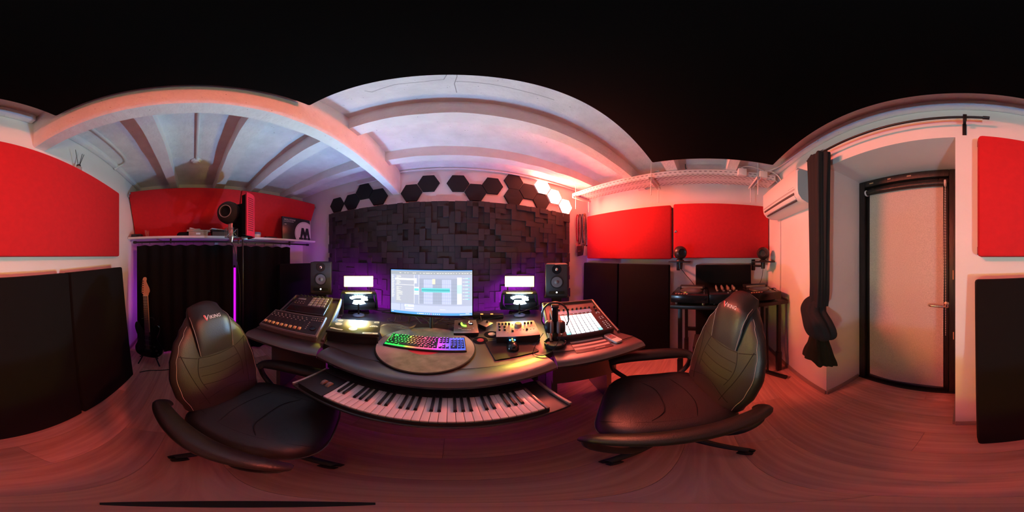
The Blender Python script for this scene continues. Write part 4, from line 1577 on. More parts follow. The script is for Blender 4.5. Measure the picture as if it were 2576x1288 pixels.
WH = (.95, .97, 1.0)
rect('blue', (.12, .38, .95), 0, 1, 0, .018)
rect('grey', (.42, .47, .52), 0, 1, .018, .10)
rect('taskbar', (.12, .42, .95), 0, 1, .945, 1)
rect('light', (.60, .67, .90), 0, 1, .78, .93)
rect('browser', (.52, .56, .66), .06, .305, .10, .75)
rect('dark lane', (.42, .48, .62), .365, .82, .18, .74)
for i in range(4):
    rect('light', (.60, .67, .90), .42 + .22 * i * .5 * 2 - .0, min(.53 + .22 * i, .82), .20, .74, 2) if i < 2 else None
rect('clip', (.20, .80, .82), .395, .735, .385, .475, 3)
rect('clip dark', (.03, .36, .40), .396, .734, .415, .428, 4)
rect('clip dark', (.03, .36, .40), .396, .734, .44, .45, 4)
rect('white', WH, .82, .875, .155, .74, 3)
rect('pale cyan', (.6, .92, 1.0), .82, .875, .31, .5, 4)
rect('white', WH, .055, .305, .185, .225, 3)
rect('white', WH, .06, .305, .325, .335, 3)
rect('white', WH, .306, .335, .18, .29, 3)
rect('cream', (1, .9, .66), .525, .56, .19, .30, 3)
rect('white', WH, .306, .36, .37, .40, 3)
rect('clip', (.20, .80, .82), .306, .36, .40, .45, 3)
rect('white', WH, .306, .36, .46, .54, 3)
rect('clip', (.20, .80, .82), .306, .36, .495, .505, 4)
rect('white', WH, .36, .364, .10, .75, 3)
rect('white', WH, .302, .306, .10, .75, 3)
rect('white', WH, .18, .30, .775, .83, 3)
rect('pale cyan', (.6, .92, 1.0), .195, .225, .79, .825, 4)
rect('white', WH, .19, .295, .86, .885, 3)
rect('white', WH, .615, .68, .86, .868, 3)
rect('line', (.25, .3, .4), .125, .128, .77, .92, 3)
rect('line', (.25, .3, .4), .175, .178, .77, .92, 3)
for i in range(6):
    rect('line', (.30, .36, .48), .365, .82, .30 + .075 * i, .303 + .075 * i, 3)
for i in range(20):
    rect('faint', (.36, .42, .55), .375 + .0222 * i, .3765 + .0222 * i, .20, .74, 3)
tr = random.Random(3)
for i in range(26):
    rect('text', (.92, .94, .85), .012, .03 + tr.random() * .02, .12 + .02 * i, .128 + .02 * i, 3)
    if i not in (3, 4, 9, 10):
        rect('text', (.92, .94, .85), .075, .1 + tr.random() * .06, .13 + .022 * i, .139 + .022 * i, 3)
for i in range(30):
    x = .01 + i * .033 + tr.random() * .01
    if tr.random() < .75:
        rect('text', (.92, .94, .85), x, x + .012 + tr.random() * .012, .062, .074, 3)
for i in range(7):
    rect('text', (.92, .94, .85), .885, .91, .17 + .075 * i, .18 + .075 * i, 3)
    rect('pale cyan', (.6, .92, 1.0), .915, .95, .165 + .075 * i, .185 + .075 * i, 3)
    rect('clip', (.20, .80, .82), .955, .965, .165 + .075 * i, .19 + .075 * i, 3)
for i in range(12):
    rect('text', (.92, .94, .85), .34 + .024 * i, .352 + .024 * i, .965, .982, 3)
rect('white', WH, .36, .41, .965, .982, 4)
rect('red dot', (1, .25, .4), .505, .517, .962, .984, 4)
rect('text', (.92, .94, .85), .92, .965, .95, .96, 3)
rect('text', (.92, .94, .85), .85, .99, .975, .985, 3)
rect('text', (.92, .94, .85), .01, .04, .955, .97, 3)
for (nm, lay), (mbx, mt) in LAY.items():
    stuff(mbx.build('screen_graphic', mt, scr))

# ------------------------------------------------------------------ light panels, signs and their stands at the back of the desk


def marquee_material():
    """light panel: lime in the middle, orange towards the ends"""
    m = bpy.data.materials.new('light panel face')
    m.use_nodes = True
    nt = m.node_tree
    b = nt.nodes['Principled BSDF']
    tc = nt.nodes.new('ShaderNodeTexCoord')
    sep = nt.nodes.new('ShaderNodeSeparateXYZ')
    ab = nt.nodes.new('ShaderNodeMath')
    ab.operation = 'ABSOLUTE'
    mr = nt.nodes.new('ShaderNodeMapRange')
    mr.inputs['From Max'].default_value = .146
    r = nt.nodes.new('ShaderNodeValToRGB')
    el = r.color_ramp.elements
    el[0].position, el[0].color = 0, (.70, 1.0, .12, 1)
    el[1].position, el[1].color = 1, (.42, .22, .03, 1)
    for p, c in ((.35, (.95, .95, .12, 1)), (.6, (1.0, .62, .10, 1)), (.85, (.9, .5, .07, 1))):
        e = el.new(p)
        e.color = c
    nt.links.new(tc.outputs['Object'], sep.inputs[0])
    nt.links.new(sep.outputs['X'], ab.inputs[0])
    nt.links.new(ab.outputs[0], mr.inputs['Value'])
    nt.links.new(mr.outputs['Result'], r.inputs['Fac'])
    nt.links.new(r.outputs['Color'], b.inputs['Emission Color'])
    b.inputs['Emission Strength'].default_value = MARQUEE_POWER
    return m


MARQ = marquee_material()
SIGN = glow('cool white sign', (.62, .82, 1.0), 16.0)
GLOSS = mat('gloss black board', (.012, .012, .013), .12)


def lamp_group(cx, cy, side, watts):
    rz = math.atan2(-cx, cy)            # faces the chair
    M = Matrix.Translation((cx, cy, DZT)) @ Matrix.Rotation(rz, 4, 'Z')
    st = thing('display_stand', 'black open display stand under the %s light panel' % side, 'stand', M=M, group='display stands')
    MB().bb(-.10, .10, -.07, .09, .0005, .012, bev=.004).build('foot', METALB, st)
    MB().bb(-.018, .018, .0, .03, .012, .05, bev=.003).build('post', METALB, st)
    MB().bb(-.175, .175, -.10, .10, .048, .058, bev=.002).build('lower_board', GLOSS, st)
    MB().bb(-.165, .165, -.08, .10, .196, .206, bev=.002).build('upper_board', GLOSS, st)
    for sx in (-1, 1):
        m = MB()
        m.loft([[(sx * .175 - .006, -.10, .058), (sx * .175 + .006, -.10, .058), (sx * .175 + .006, .10, .058), (sx * .175 - .006, .10, .058)],
                [(sx * .162 - .006, -.08, .196), (sx * .162 + .006, -.08, .196), (sx * .162 + .006, .10, .196), (sx * .162 - .006, .10, .196)]])
        m.build('side_board', METALB, st)
    MB().bb(.0, .155, -.085, .09, .059, .118, bev=.004).build('drawer', METALB, st)
    MB().bb(-.155, .155, .07, .09, .06, .195).build('back_board', METALB, st)
    MB().bb(-.13, .13, .092, .10, .10, .13).build('back_light', glow('purple backlight', (.50, .02, 1.0), STAND_BACKLIGHT), st)
    MB().bb(-.16, .16, .0905, .122, .150, .156).build('added_light_shield', METALB, st)  # added shield, keeps the purple backlight from spilling upward
    # light panel
    lpn = thing('light_panel', '%s bright rectangular light panel on the desk' % side, 'lamp', M=M @ Matrix.Translation((0, .065, .2065)), group='light panels')
    MB().bb(-.150, .150, .002, .028, .036, .150, bev=.003).build('housing', METALB, lpn)
    MB().bb(-.146, .146, -.002, .0018, .040, .146).build('diffuser', MARQ, lpn)
    for sx in (-.12, .12):
        MB().bb(sx - .006, sx + .006, .006, .02, .0, .037).build('foot_peg', METALB, lpn)
    # glowing sign on a round base, standing on the upper board
    sg = thing('led_sign', 'blue white glowing sign below the %s light panel' % side, 'lamp', M=M @ Matrix.Translation((0, -.135, .0585 - .0585)), group='glowing desk signs')
    MB().lathe([(.001, .001), (.05, .001), (.053, .006), (.05, .014), (.02, .02), (.001, .02)], n=28).build('base', mat('blue grey base', (.10, .13, .2), .4), sg)
    MB().bb(-.008, .008, -.004, .004, .018, .13, bev=.002).build('stem', METALB, sg)
    m = MB()
    # arched row of letters
    for i in range(8):
        t = (i - 3.5) / 3.5
        a = t * .5
        z = .196 - .016 * t * t
        m.box((t * .070, 0, z), (.0145, .006, .018), rot=(0, a * .6, 0), bev=.0015)
    # curved middle mark
    m.tube(smooth_path([(-.062, 0, .168), (-.03, 0, .181), (.03, 0, .181), (.068, 0, .172), (.076, 0, .155)], 5), .006, 8, ry=.006)
    m.box((.045, 0, .166), (.045, .006, .016), rot=(0, .3, 0), bev=.003)
    # lower banner
    m.prism([(-.055, .125), (-.035, .118), (0, .114), (.035, .118), (.062, .125), (.05, .140), (.048, .156), (-.045, .156), (-.046, .140)], -.003, .003, M=k90)
    m.build('sign_face', SIGN, sg)
    lt = bpy.data.lights.new('sign_glow', 'AREA')
    lt.shape = 'RECTANGLE'
    lt.size = .10
    lt.size_y = .05
    lt.energy = watts
    lt.color = SIGN_LIGHT_COLOR
    lo = bpy.data.objects.new('sign_glow', lt)
    COL.objects.link(lo)
    lo.parent = sg
    lo.location = (0, -.012, .118)
    lo.rotation_euler = Vector((0, -.50, .866)).to_track_quat('-Z', 'Y').to_euler()
    return st


lamp_group(.660, 1.440, 'right', SIGN_LIGHT_W[0])
lamp_group(-.838, 1.345, 'left', SIGN_LIGHT_W[1])

# ------------------------------------------------------------------ studio monitors on floor pillars
def studio_monitor(label, slabel, x, y, z0, aim, w=.215, h=.325, d=.25):
    rz = math.atan2(-(x - aim[0]), (y - aim[1]))
    M = Matrix.Translation((x, y, z0)) @ Matrix.Rotation(rz, 4, 'Z')
    sp = thing('studio_monitor', label, 'speaker', M=M, group='studio monitors')
    MB().box((0, d / 2, h / 2 + .001), (w, d, h), bev=.01).build('cabinet', mat('dark speaker shell', (.035, .036, .04), .5), sp)
    kf = Euler((R(90), 0, 0)).to_matrix().to_4x4()
    MB().lathe([(.001, 0), (.062, 0), (.064, .003), (.058, .005), (.054, .0), (.04, -.012 + .012), (.001, .001)], (0, -.001, h * .46), 32, kf).build('woofer_surround', RUBBER, sp)
    wf = MB().lathe([(.052, .004), (.035, -.001 + .003), (.022, .0028), (.019, .006), (.012, .011), (.001, .013)], (0, -.001, h * .46), 32, kf).build('woofer_cone', mat('grey cone', (.16, .15, .16), .45), sp)
    MB().lathe([(.001, .0012), (.046, .0012), (.044, .004), (.001, .003)], (0, -.0005, h * .84), 28, kf @ Matrix.Scale(1.0, 4)).build('waveguide', PLASTG, sp)
    MB().lathe([(.014, .004), (.010, .008), (.001, .010)], (0, -.001, h * .84), 20, kf).build('tweeter', CHROME, sp)
    MB().prism(rrect(w * .7, .03, .012), .0008, .0025, M=Matrix.Translation((0, 0, .045)) @ kf).build('port', PLASTG, sp)
    MB().box((0, -.003, .048), (.012, .003, .012), rot=(0, R(45), 0), bev=.001).build('status_light_or_glint', glow('speaker led', (.85, .95, 1.0), 7), sp)
    s2 = thing('speaker_stand', slabel, 'speaker stand', M=M @ Matrix.Translation((0, d / 2, -z0)), group='speaker stands')
    MB().bb(-.14, .14, -.14, .14, .0, .02, bev=.004).build('base_plate', METALB, s2)
    MB().bb(-.05, .05, -.05, .05, .02, z0 - .012, bev=.006).build('column', METALB, s2)
    MB().bb(-.12, .12, -.13, .13, z0 - .012, z0, bev=.003).build('top_plate', METALB, s2)


studio_monitor('black studio monitor speaker on the right side behind the pad controller', 'black floor stand under the right studio monitor', .955, 1.235, .938, (.1, .1))
studio_monitor('black studio monitor speaker on the left side behind the tablet', 'black floor stand under the left studio monitor', -1.175, 1.165, .952, (-.3, .1))

# ------------------------------------------------------------------ round record mat, computer keyboard
def record_mat_material():
    m = bpy.data.materials.new('record print')
    m.use_nodes = True
    nt = m.node_tree
    N, L = nt.nodes, nt.links
    b = N['Principled BSDF']
    b.inputs['Roughness'].default_value = .75
    tc = N.new('ShaderNodeTexCoord')
    sep = N.new('ShaderNodeSeparateXYZ')
    L.new(tc.outputs['Object'], sep.inputs[0])

    def math_(op, a, b_=None, v=None):
        n = N.new('ShaderNodeMath')
        n.operation = op
        if hasattr(a, 'links'):
            L.new(a, n.inputs[0])
        else:
            n.inputs[0].default_value = a
        if b_ is not None:
            if hasattr(b_, 'links'):
                L.new(b_, n.inputs[1])
            else:
                n.inputs[1].default_value = b_
        return n.outputs[0]
    x, y_ = sep.outputs['X'], sep.outputs['Y']
    r = math_('SQRT', math_('ADD', math_('MULTIPLY', x, x), math_('MULTIPLY', y_, y_)))
    ang = math_('ARCTAN2', y_, x)
    wedge = math_('POWER', math_('ABSOLUTE', math_('COSINE', math_('SUBTRACT', ang, .28))), 9.0)
    ringv = math_('MULTIPLY', math_('ADD', math_('SINE', math_('MULTIPLY', r, 900.0)), 1.0), .5)
    ringf = math_('SUBTRACT', 1.0, math_('MULTIPLY', math_('ADD', math_('MULTIPLY', wedge, .38), .06), ringv))
    noise = N.new('ShaderNodeTexNoise')
    noise.inputs['Scale'].default_value = 22
    noise.inputs['Detail'].default_value = 8
    L.new(tc.outputs['Object'], noise.inputs['Vector'])
    ramp = N.new('ShaderNodeValToRGB')
    ramp.color_ramp.elements[0].color = (.11, .115, .10, 1)
    ramp.color_ramp.elements[1].color = (.24, .24, .215, 1)
    ramp.color_ramp.elements[0].position = .3
    ramp.color_ramp.elements[1].position = .75
    L.new(noise.outputs['Fac'], ramp.inputs['Fac'])
    mx = N.new('ShaderNodeMix')
    mx.data_type = 'RGBA'
    L.new(wedge, mx.inputs['Factor'])
    L.new(ramp.outputs['Color'], mx.inputs['A'])
    mx.inputs['B'].default_value = (.62, .52, .45, 1)
    m2 = N.new('ShaderNodeMix')
    m2.data_type = 'RGBA'
    m2.blend_type = 'MULTIPLY'
    m2.inputs['Factor'].default_value = 1
    L.new(mx.outputs['Result'], m2.inputs['A'])
    L.new(ringf, m2.inputs['B'])
    L.new(m2.outputs['Result'], b.inputs['Base Color'])
    return m


rmx, rmy, rmr = -.133, .885, .272
rm_o = thing('record_mat', 'large round mat printed like a vinyl record on the desk', 'mat', (rmx, rmy, DZT + .004))
MB().lathe([(.001, 0), (rmr, 0), (rmr + .002, .004), (rmr, .009), (.001, .009)], n=72).build('cork_edge', RUBBER, rm_o)
MB().lathe([(.108, .0092), (rmr - .005, .0092), (rmr - .005, .0102), (.108, .0102)], n=72).build('print', record_mat_material(), rm_o)
MB().lathe([(.001, .0092), (.1075, .0092), (.1075, .0105), (.001, .0105)], n=48).build('centre_label', mat('red label print', (.55, .03, .05), .6), rm_o)


def rainbow(name, strength, dark=0.0):
    m = bpy.data.materials.new(name)
    m.use_nodes = True
    nt = m.node_tree
    b = nt.nodes['Principled BSDF']
    b.inputs['Base Color'].default_value = (.02, .02, .02, 1)
    tc = nt.nodes.new('ShaderNodeTexCoord')
    sep = nt.nodes.new('ShaderNodeSeparateXYZ')
    geo = nt.nodes.new('ShaderNodeNewGeometry')
    nt.links.new(geo.outputs['Position'], sep.inputs[0])
    mr = nt.nodes.new('ShaderNodeMapRange')
    mr.inputs['From Min'].default_value = -.36
    mr.inputs['From Max'].default_value = .09
    nt.links.new(sep.outputs['X'], mr.inputs['Value'])
    r = nt.nodes.new('ShaderNodeValToRGB')
    el = r.color_ramp.elements
    el[0].position, el[0].color = 0, (.0, .75, .08, 1)
    el[1].position, el[1].color = 1, (.02, .12, 1, 1)
    for p, c in ((.26, (.05, .8, .08, 1)), (.32, (.75, .42, .08, 1)), (.42, (.85, .12, .12, 1)), (.58, (.85, .06, .25, 1)), (.68, (.6, .05, .7, 1)), (.8, (.15, .08, .95, 1))):
        e = el.new(p)
        e.color = c
    nt.links.new(mr.outputs['Result'], r.inputs['Fac'])
    nt.links.new(r.outputs['Color'], b.inputs['Emission Color'])
    b.inputs['Emission Strength'].default_value = strength
    return m


kb = thing('computer_keyboard', 'black computer keyboard with rainbow backlit keys on the record mat', 'keyboard', M=Matrix.Translation((-.132, .890, DZT + .0147)) @ Matrix.Rotation(R(-1.2), 4, 'Z') @ Matrix.Rotation(R(4), 4, 'X'))
MB().box((0, 0, .008), (.442, .152, .016), bev=.004).build('case', PLAST, kb)
MB().box((0, -.002, .0165), (.430, .132, .002)).build('backlight', rainbow('keyboard backlight', 1.5), kb)
KEYM = mat('black keycap', (.018, .018, .02), .5)
LEG = rainbow('keycap legend', 2.2)
u_ = .0188


def keycap(w):
    m = MB()
    a, b_ = (w * u_ - .0024) / 2, (u_ - .0024) / 2
    m.loft([[(-a, -b_, 0), (a, -b_, 0), (a, b_, 0), (-a, b_, 0)], [(-a * .86, -b_ * .84, .007), (a * .86, -b_ * .84, .007), (a * .86, b_ * .84, .007), (-a * .86, b_ * .84, .007)]])
    return m.mesh('key', KEYM)


kcache = {}
rows = [
    (.0545, [(1, 0)] + [(1, 2 + i) for i in range(4)] + [(1, 6.5 + i) for i in range(4)] + [(1, 11 + i) for i in range(4)] + [(1, 15.3 + i) for i in range(3)]),
    (.031, [(1, i) for i in range(13)] + [(2, 13)] + [(1, 15.3 + i) for i in range(3)] + [(1, 18.6 + i) for i in range(4)]),
    (.012, [(1.5, 0)] + [(1, 1.5 + i) for i in range(12)] + [(1.5, 13.5)] + [(1, 15.3 + i) for i in range(3)] + [(1, 18.6 + i) for i in range(4)]),
    (-.007, [(1.75, 0)] + [(1, 1.75 + i) for i in range(11)] + [(2.25, 12.75)] + [(1, 18.6 + i) for i in range(4)]),
    (-.026, [(2.25, 0)] + [(1, 2.25 + i) for i in range(10)] + [(2.75, 12.25)] + [(1, 16.3)] + [(1, 18.6 + i) for i in range(4)]),
    (-.045, [(1.25, 0), (1.25, 1.25), (1.25, 2.5), (6.25, 3.75), (1.25, 10), (1.25, 11.25), (1.25, 12.5), (1.25, 13.75)] + [(1, 15.3 + i) for i in range(3)] + [(2, 18.6), (1, 20.6), (1, 21.6)]),
]
legm = MB()
for ry_, ks in rows:
    for w, x in ks:
        if w not in kcache:
            kcache[w] = keycap(w)
        px_ = -.2125 + (x + w / 2) * u_
        link('key', kcache[w], kb, (px_, ry_, .0172))
        legm.box((px_ - .002, ry_ + .002, .0245), (.0075 if w < 3 else .0, .006, .0006))
stuff(legm.build('key_legends', LEG, kb))
for i in range(3):
    MB().box((.155 + .02 * i, .068, .0165), (.003, .003, .001)).build('indicator_light', glow('key led', (.1, 1, .4), 2.0 if i == 0 else .1), kb)

# mouse and its pad
mp_ = tag(MB().prism([(x, yy) for x, yy in rrect(.235, .215, .006)], 0, .0022).build('mouse_pad', mat('thin vinyl mouse pad', (.026, .025, .024), .3), None, loc=(.325, .825, DZT + .0045)), 'thin black mouse pad right of the record mat', 'mouse pad')
ms_ = thing('computer_mouse', 'black gaming mouse with blue lights on the mouse pad', 'mouse', M=Matrix.Translation((.338, .825, DZT + .007)) @ Matrix.Rotation(R(-18), 4, 'Z'))
rings = []
for t, w, h in ((-.062, .012, .010), (-.056, .024, .022), (-.035, .032, .034), (-.005, .032, .039), (.025, .030, .034), (.048, .030, .024), (.060, .026, .014), (.063, .016, .008)):
    rings.append([(w * math.cos(a), t, max(0, h * math.sin(a))) if math.sin(a) >= -1e-6 else (w * .92 * math.cos(a), t, 0) for a in [PI * i / 12 for i in range(13)]] + [(-w * .5, t, 0), (0, t, 0), (w * .5, t, 0)])
MB().loft(rings).build('shell', PLASTG, ms_, ang=60)
MB().cyl((-.004, .040, .028), (.004, .040, .028), .010, n=14).build('scroll_wheel', glow('mouse wheel glow', (.6, .6, .25), 1.2), ms_)
for sx in (-1, 1):
    MB().sphere((sx * .013, .030, .031), .006, (1, 1.4, .7), 10, 6).build('side_light', glow('mouse blue glow', (.08, .4, 1.0), 3.0), ms_)
tag(MB().tube(smooth_path([(.357, .888, DZT + .015), (.365, .93, DZT + .0095), (.33, .958, DZT + .0095), (.25, .945, DZT + .0095), (.155, .965, DZT + .0095), (.115, 1.04, DZT + .006), (.05, 1.14, DZT + .006), (-.02, 1.3, DZT + .006)], 6), .002, 6).build('mouse_cable', RUBBER), 'thin mouse cable running to the back of the desk', 'cable')

# record coasters
for (x, y_, r_, col, lab) in ((.275, 1.035, .050, (.75, .42, .40), 'black record coaster with a pale pink label'), (.185, .962, .045, (.62, .03, .09), 'black record coaster with a bright red label')):
    o = thing('record_coaster', lab, 'coaster', (x, y_, DZT + .0005), group='record coasters')
    MB().lathe([(.001, 0), (r_, 0), (r_, .003), (r_ * .5, .0034), (.001, .0034)], n=40).build('disc', PLASTG, o)
    MB().lathe([(.001, .0034), (r_ * .48, .0034), (r_ * .48, .0042), (.001, .0042)], n=30).build('label', mat('coaster label %.2f' % x, col, .6, var=.15, vs=60), o)

# ------------------------------------------------------------------ audio interface, monitor controller, small metal device
def rotM(x, y_, z, deg):
    return Matrix.Translation((x, y_, z)) @ Matrix.Rotation(R(deg), 4, 'Z')


ai = thing('audio_interface', 'grey desktop audio interface with a large knob below the monitor', 'audio interface', M=rotM(.112, 1.115, DZT, -4))
m = MB()
m.loft([[(-.078, -.085, .004), (.078, -.085, .004), (.078, .085, .004), (-.078, .085, .004)], [(-.08, -.09, .03), (.08, -.09, .03), (.08, .09, .055), (-.08, .09, .055)]])
m.build('case', PLAST, ai)
tl_ = math.atan2(.025, .18)
AT = Matrix.Translation((0, 0, .0435)) @ Matrix.Rotation(tl_, 4, 'X')


def onp(m_, AT_):
    m_.v = [tuple(AT_ @ Vector(v)) for v in m_.v]
    return m_


onp(MB().box((0, 0, .001), (.16, .18, .003), bev=.001), AT).build('top_plate', mat('warm grey aluminium', (.34, .29, .27), .35, metal=.7), ai)
onp(MB().box((0, .03, .003), (.105, .035, .003), bev=.001), AT).build('display_bar', PLASTG, ai)
onp(MB().lathe([(.001, .003), (.028, .003), (.027, .026), (.024, .029), (.001, .029)], (0, .03, 0), 28), AT).build('knob', STEEL, ai)
onp(MB().tube([(.032 * math.cos(R(a)), .03 + .032 * math.sin(R(a)), .005) for a in range(150, 290, 10)], .0035, 6), AT).build('level_ring', glow('green level', (.25, 1.0, .05), 4), ai)
onp(MB().box((.038, .032, .0046), (.014, .009, .001)), AT).build('meter', glow('meter white', (.85, .9, 1.0), 3), ai)
m = MB()
for i in range(6):
    m.box((-.025 + .011 * i, -.048, .003), (.004, .004, .002))
for x in (-.045, -.033, .05):
    m.box((x, -.03, .003), (.004, .006, .002))
onp(m, AT).each('button', glow('button legends', (.85, .8, .7), .5), ai)
for sx in (-1, 1):
    MB().bb(sx * .06 - .01, sx * .06 + .01, -.07, .07, 0, .0045).build('foot', RUBBER, ai)

mcn = thing('monitor_controller', 'champagne faced monitor controller with rows of black knobs', 'audio controller', M=rotM(.415, .945, DZT, -17))
m = MB()
m.loft([[(-.127, -.09, .003), (.127, -.09, .003), (.127, .09, .003), (-.127, .09, .003)], [(-.129, -.09, .052), (.129, -.09, .052), (.129, .09, .080), (-.129, .09, .080)]])
m.build('case', PLAST, mcn)
AT = Matrix.Translation((0, 0, .0665)) @ Matrix.Rotation(math.atan2(.028, .18), 4, 'X')
FACE = mat('champagne panel', (.55, .50, .40), .35, metal=.3)
onp(MB().box((0, 0, .001), (.26, .184, .004), bev=.001), AT).build('face_plate', FACE, mcn)
onp(MB().lathe([(.001, .003), (.024, .003), (.022, .024), (.019, .027), (.001, .027)], (.012, .03, 0), 28), AT).build('volume_knob', mat('cream metal knob', (.6, .5, .38), .3, metal=.6), mcn)
kn = MB().lathe([(.001, .003), (.0075, .003), (.0065, .016), (.001, .017)], n=14)
me_kn = kn.mesh('knob', PLAST)
for x, y_ in [(-.112, .055), (-.09, .055), (-.068, .055), (-.046, .055), (.06, .055), (.082, .055), (.104, .055), (-.11, -.02), (-.078, -.02), (-.03, -.035), (.06, -.025), (-.11, .018), (-.078, .018)]:
    o = link('knob', me_kn, mcn)
    o.matrix_local = AT @ Matrix.Translation((x, y_, 0))
m = MB()
for x, y_ in ((-.024, .052), (.085, -.02), (.105, -.02), (-.03, -.002), (-.06, -.045), (.0, -.02), (.02, -.022), (.04, -.02), (.09, .02)):
    m.lathe([(.001, .003), (.004, .003), (.004, .006), (.001, .006)], (x, y_, 0), 10)
onp(m, AT).each('button', WHITEP, mcn)
m = MB()
for sx in (-.05, 0, .02):
    m.lathe([(.001, 0), (.006, 0), (.006, .003), (.001, .003)], (sx, -.09, .03), 12, Euler((R(90), 0, 0)).to_matrix().to_4x4())
m.each('front_jack', METALB, mcn)

o = thing('metal_plate_device', 'small tilted grey metal device between interface and monitor controller', 'device', M=rotM(.262, 1.165, DZT, 42))
MB().box((0, 0, .018), (.09, .07, .032), rot=(R(8), 0, 0), bev=.003).build('case', PLAST, o)
MB().box((0, -.002, .036), (.092, .072, .003), rot=(R(8), 0, 0), bev=.001).build('top_plate', mat('warm grey aluminium', (.3, .3, .3)), o)
MB().lathe([(.001, .036), (.008, .036), (.007, .05), (.001, .05)], (.02, .0, 0), 12).build('knob', PLAST, o)

# power strip with two orange lamps behind
o = thing('power_strip', 'black power strip with two glowing orange switches at the back', 'power strip', M=rotM(.33, 1.36, DZT, -12))
MB().box((0, 0, .022), (.26, .055, .042), bev=.006).build('case', PLAST, o)
for x in (-.055, .03):
    MB().box((x, -.012, .0435), (.022, .014, .004), bev=.002).build('switch', glow('orange switch', (1.0, .22, .03), 7), o)

# cable tangle behind the monitor
cr = random.Random(21)
m = MB()
for k in range(16):
    x0 = cr.uniform(-.45, .35)
    x1 = x0 + cr.uniform(-.35, .35)
    y0, y1 = cr.uniform(1.18, 1.34), cr.uniform(1.18, 1.42)
    zz = DZT + .006
    m.tube(smooth_path([(x0, y0, zz), ((x0 + x1) / 2 + cr.uniform(-.1, .1), cr.uniform(1.18, 1.4), zz + cr.uniform(0, .05)), (x1, y1, zz + cr.uniform(.0, .03)), (x1 + cr.uniform(-.15, .15), 1.45, zz)], 6), cr.choice((.0025, .0035, .004)), 6)
stuff(tag(m.build('cable_tangle', RUBBER), 'tangle of black cables on the desk behind the monitor', 'cables'))
m = MB()
for k, (dy, r_) in enumerate(((0, .0022), (.012, .0022), (.022, .002), (-.01, .002))):
    m.tube(smooth_path([(-.425, .955 + dy, .862), (-.39, .97 + dy, .868), (-.34, 1.0 + dy * 2, .85), (-.28, 1.10 + dy, .80), (-.24, 1.22 + dy, .786)], 6), r_, 6)
tag(m.build('laptop_leads', mat('grey lead', (.25, .24, .2), .4)), 'thin leads plugged into the right side of the laptop', 'cables')

# ------------------------------------------------------------------ laptop on a riser
LM = rotM(-.565, .865, DZT, 22)
o = thing('laptop_riser', 'black box riser under the laptop', 'riser', M=LM)
MB().bb(-.15, .15, -.105, .105, .056, .066, bev=.003).build('top_board', METALB, o)
for sx in (-1, 1):
    MB().bb(sx * .145 - .006, sx * .145 + .006, -.10, .10, 0.0005, .056, bev=.002).build('side_board', METALB, o)
MB().bb(-.14, .14, -.098, -.090, .0005, .056).build('front_board', METALB, o)
lt_ = thing('laptop', 'closed black laptop with round stickers left of the record mat', 'laptop', M=LM @ Matrix.Translation((0, 0, .0665)))
MB().box((0, 0, .007), (.315, .222, .012), bev=.004).build('base', METALB, lt_)
lid = MB().box((0, 0, .0165), (.315, .222, .006), bev=.0025).build('lid', mat('satin laptop lid', (.05, .05, .048), .36, metal=.25), lt_)
STK = mat('cream sticker', (.62, .52, .42), .6, var=.12, vs=90)
for poly, x, y_ in ((disc(.020), -.118, .075), (disc(.024), -.112, .012), ([(-.042, .01), (-.02, .013), (.0, .004), (.042, .002), (.038, -.012), (.0, -.010), (-.02, -.004), (-.04, -.002)], -.102, -.07),
                    (disc(.019), -.008, .078), ([(-.034, .006), (0, .009), (.034, 0), (.03, -.006), (-.02, -.008)], -.012, .03), (disc(.027), -.004, -.045),
                    (rrect(.034, .030, .004), .132, .082), ([(-.027, -.012), (.027, -.012), (.026, .0), (.016, .012), (0, .016), (-.016, .012), (-.026, 0)], .118, .012), (rrect(.088, .02, .004), .105, -.096)):
    MB().prism([(px_ + x, py_ + y_) for px_, py_ in poly], .0196, .0202).build('sticker', STK, lid)
m = MB()
m.box((.095, -.096, .0203), (.05, .007, .0004))
m.box((.132, .082, .0203), (.02, .006, .0004))
for a in range(3):
    m.box((.105 + .012 * a, .008, .0203), (.006, .006, .0004))
m.each('sticker_print', mat('sticker ink', (.16, .13, .1), .6), lid)

tb = thing('tablet', 'black tablet leaning beside the left light panel', 'tablet', M=rotM(-.905, 1.10, DZT + .02, 38) @ Matrix.Rotation(R(-28), 4, 'X'))
MB().box((0, 0, .075), (.11, .012, .15), bev=.004).build('shell', PLAST, tb)
MB().box((0, -.0064, .075), (.098, .0008, .135)).build('screen', PLASTG, tb)
MB().box((.0, -.007, .09), (.014, .0008, .004)).build('status_light_or_glint', glow('tablet glint', (.6, .6, .55), .8), tb)  # screen glint put in as a small glowing patch
MB().bb(-.04, .04, -.01, .09, -.015, -.003, bev=.003).build('prop', PLAST, tb)

# ------------------------------------------------------------------ left wing equipment
xl = -aL
tipL = OL + aL * .47
aw = math.atan(SLL)


def wl(b, off):
    p = tipL + bL * b
    yv = (bL * math.cos(aw) + Vector((0, 0, math.sin(aw))))
    zv = xl.cross(yv).normalized()
    o_ = Vector((p.x, p.y, wing_z(b, False))) + zv * off
    return Matrix(((xl.x, yv.x, zv.x, o_.x), (xl.y, yv.y, zv.y, o_.y), (xl.z, yv.z, zv.z, o_.z), (0, 0, 0, 1)))


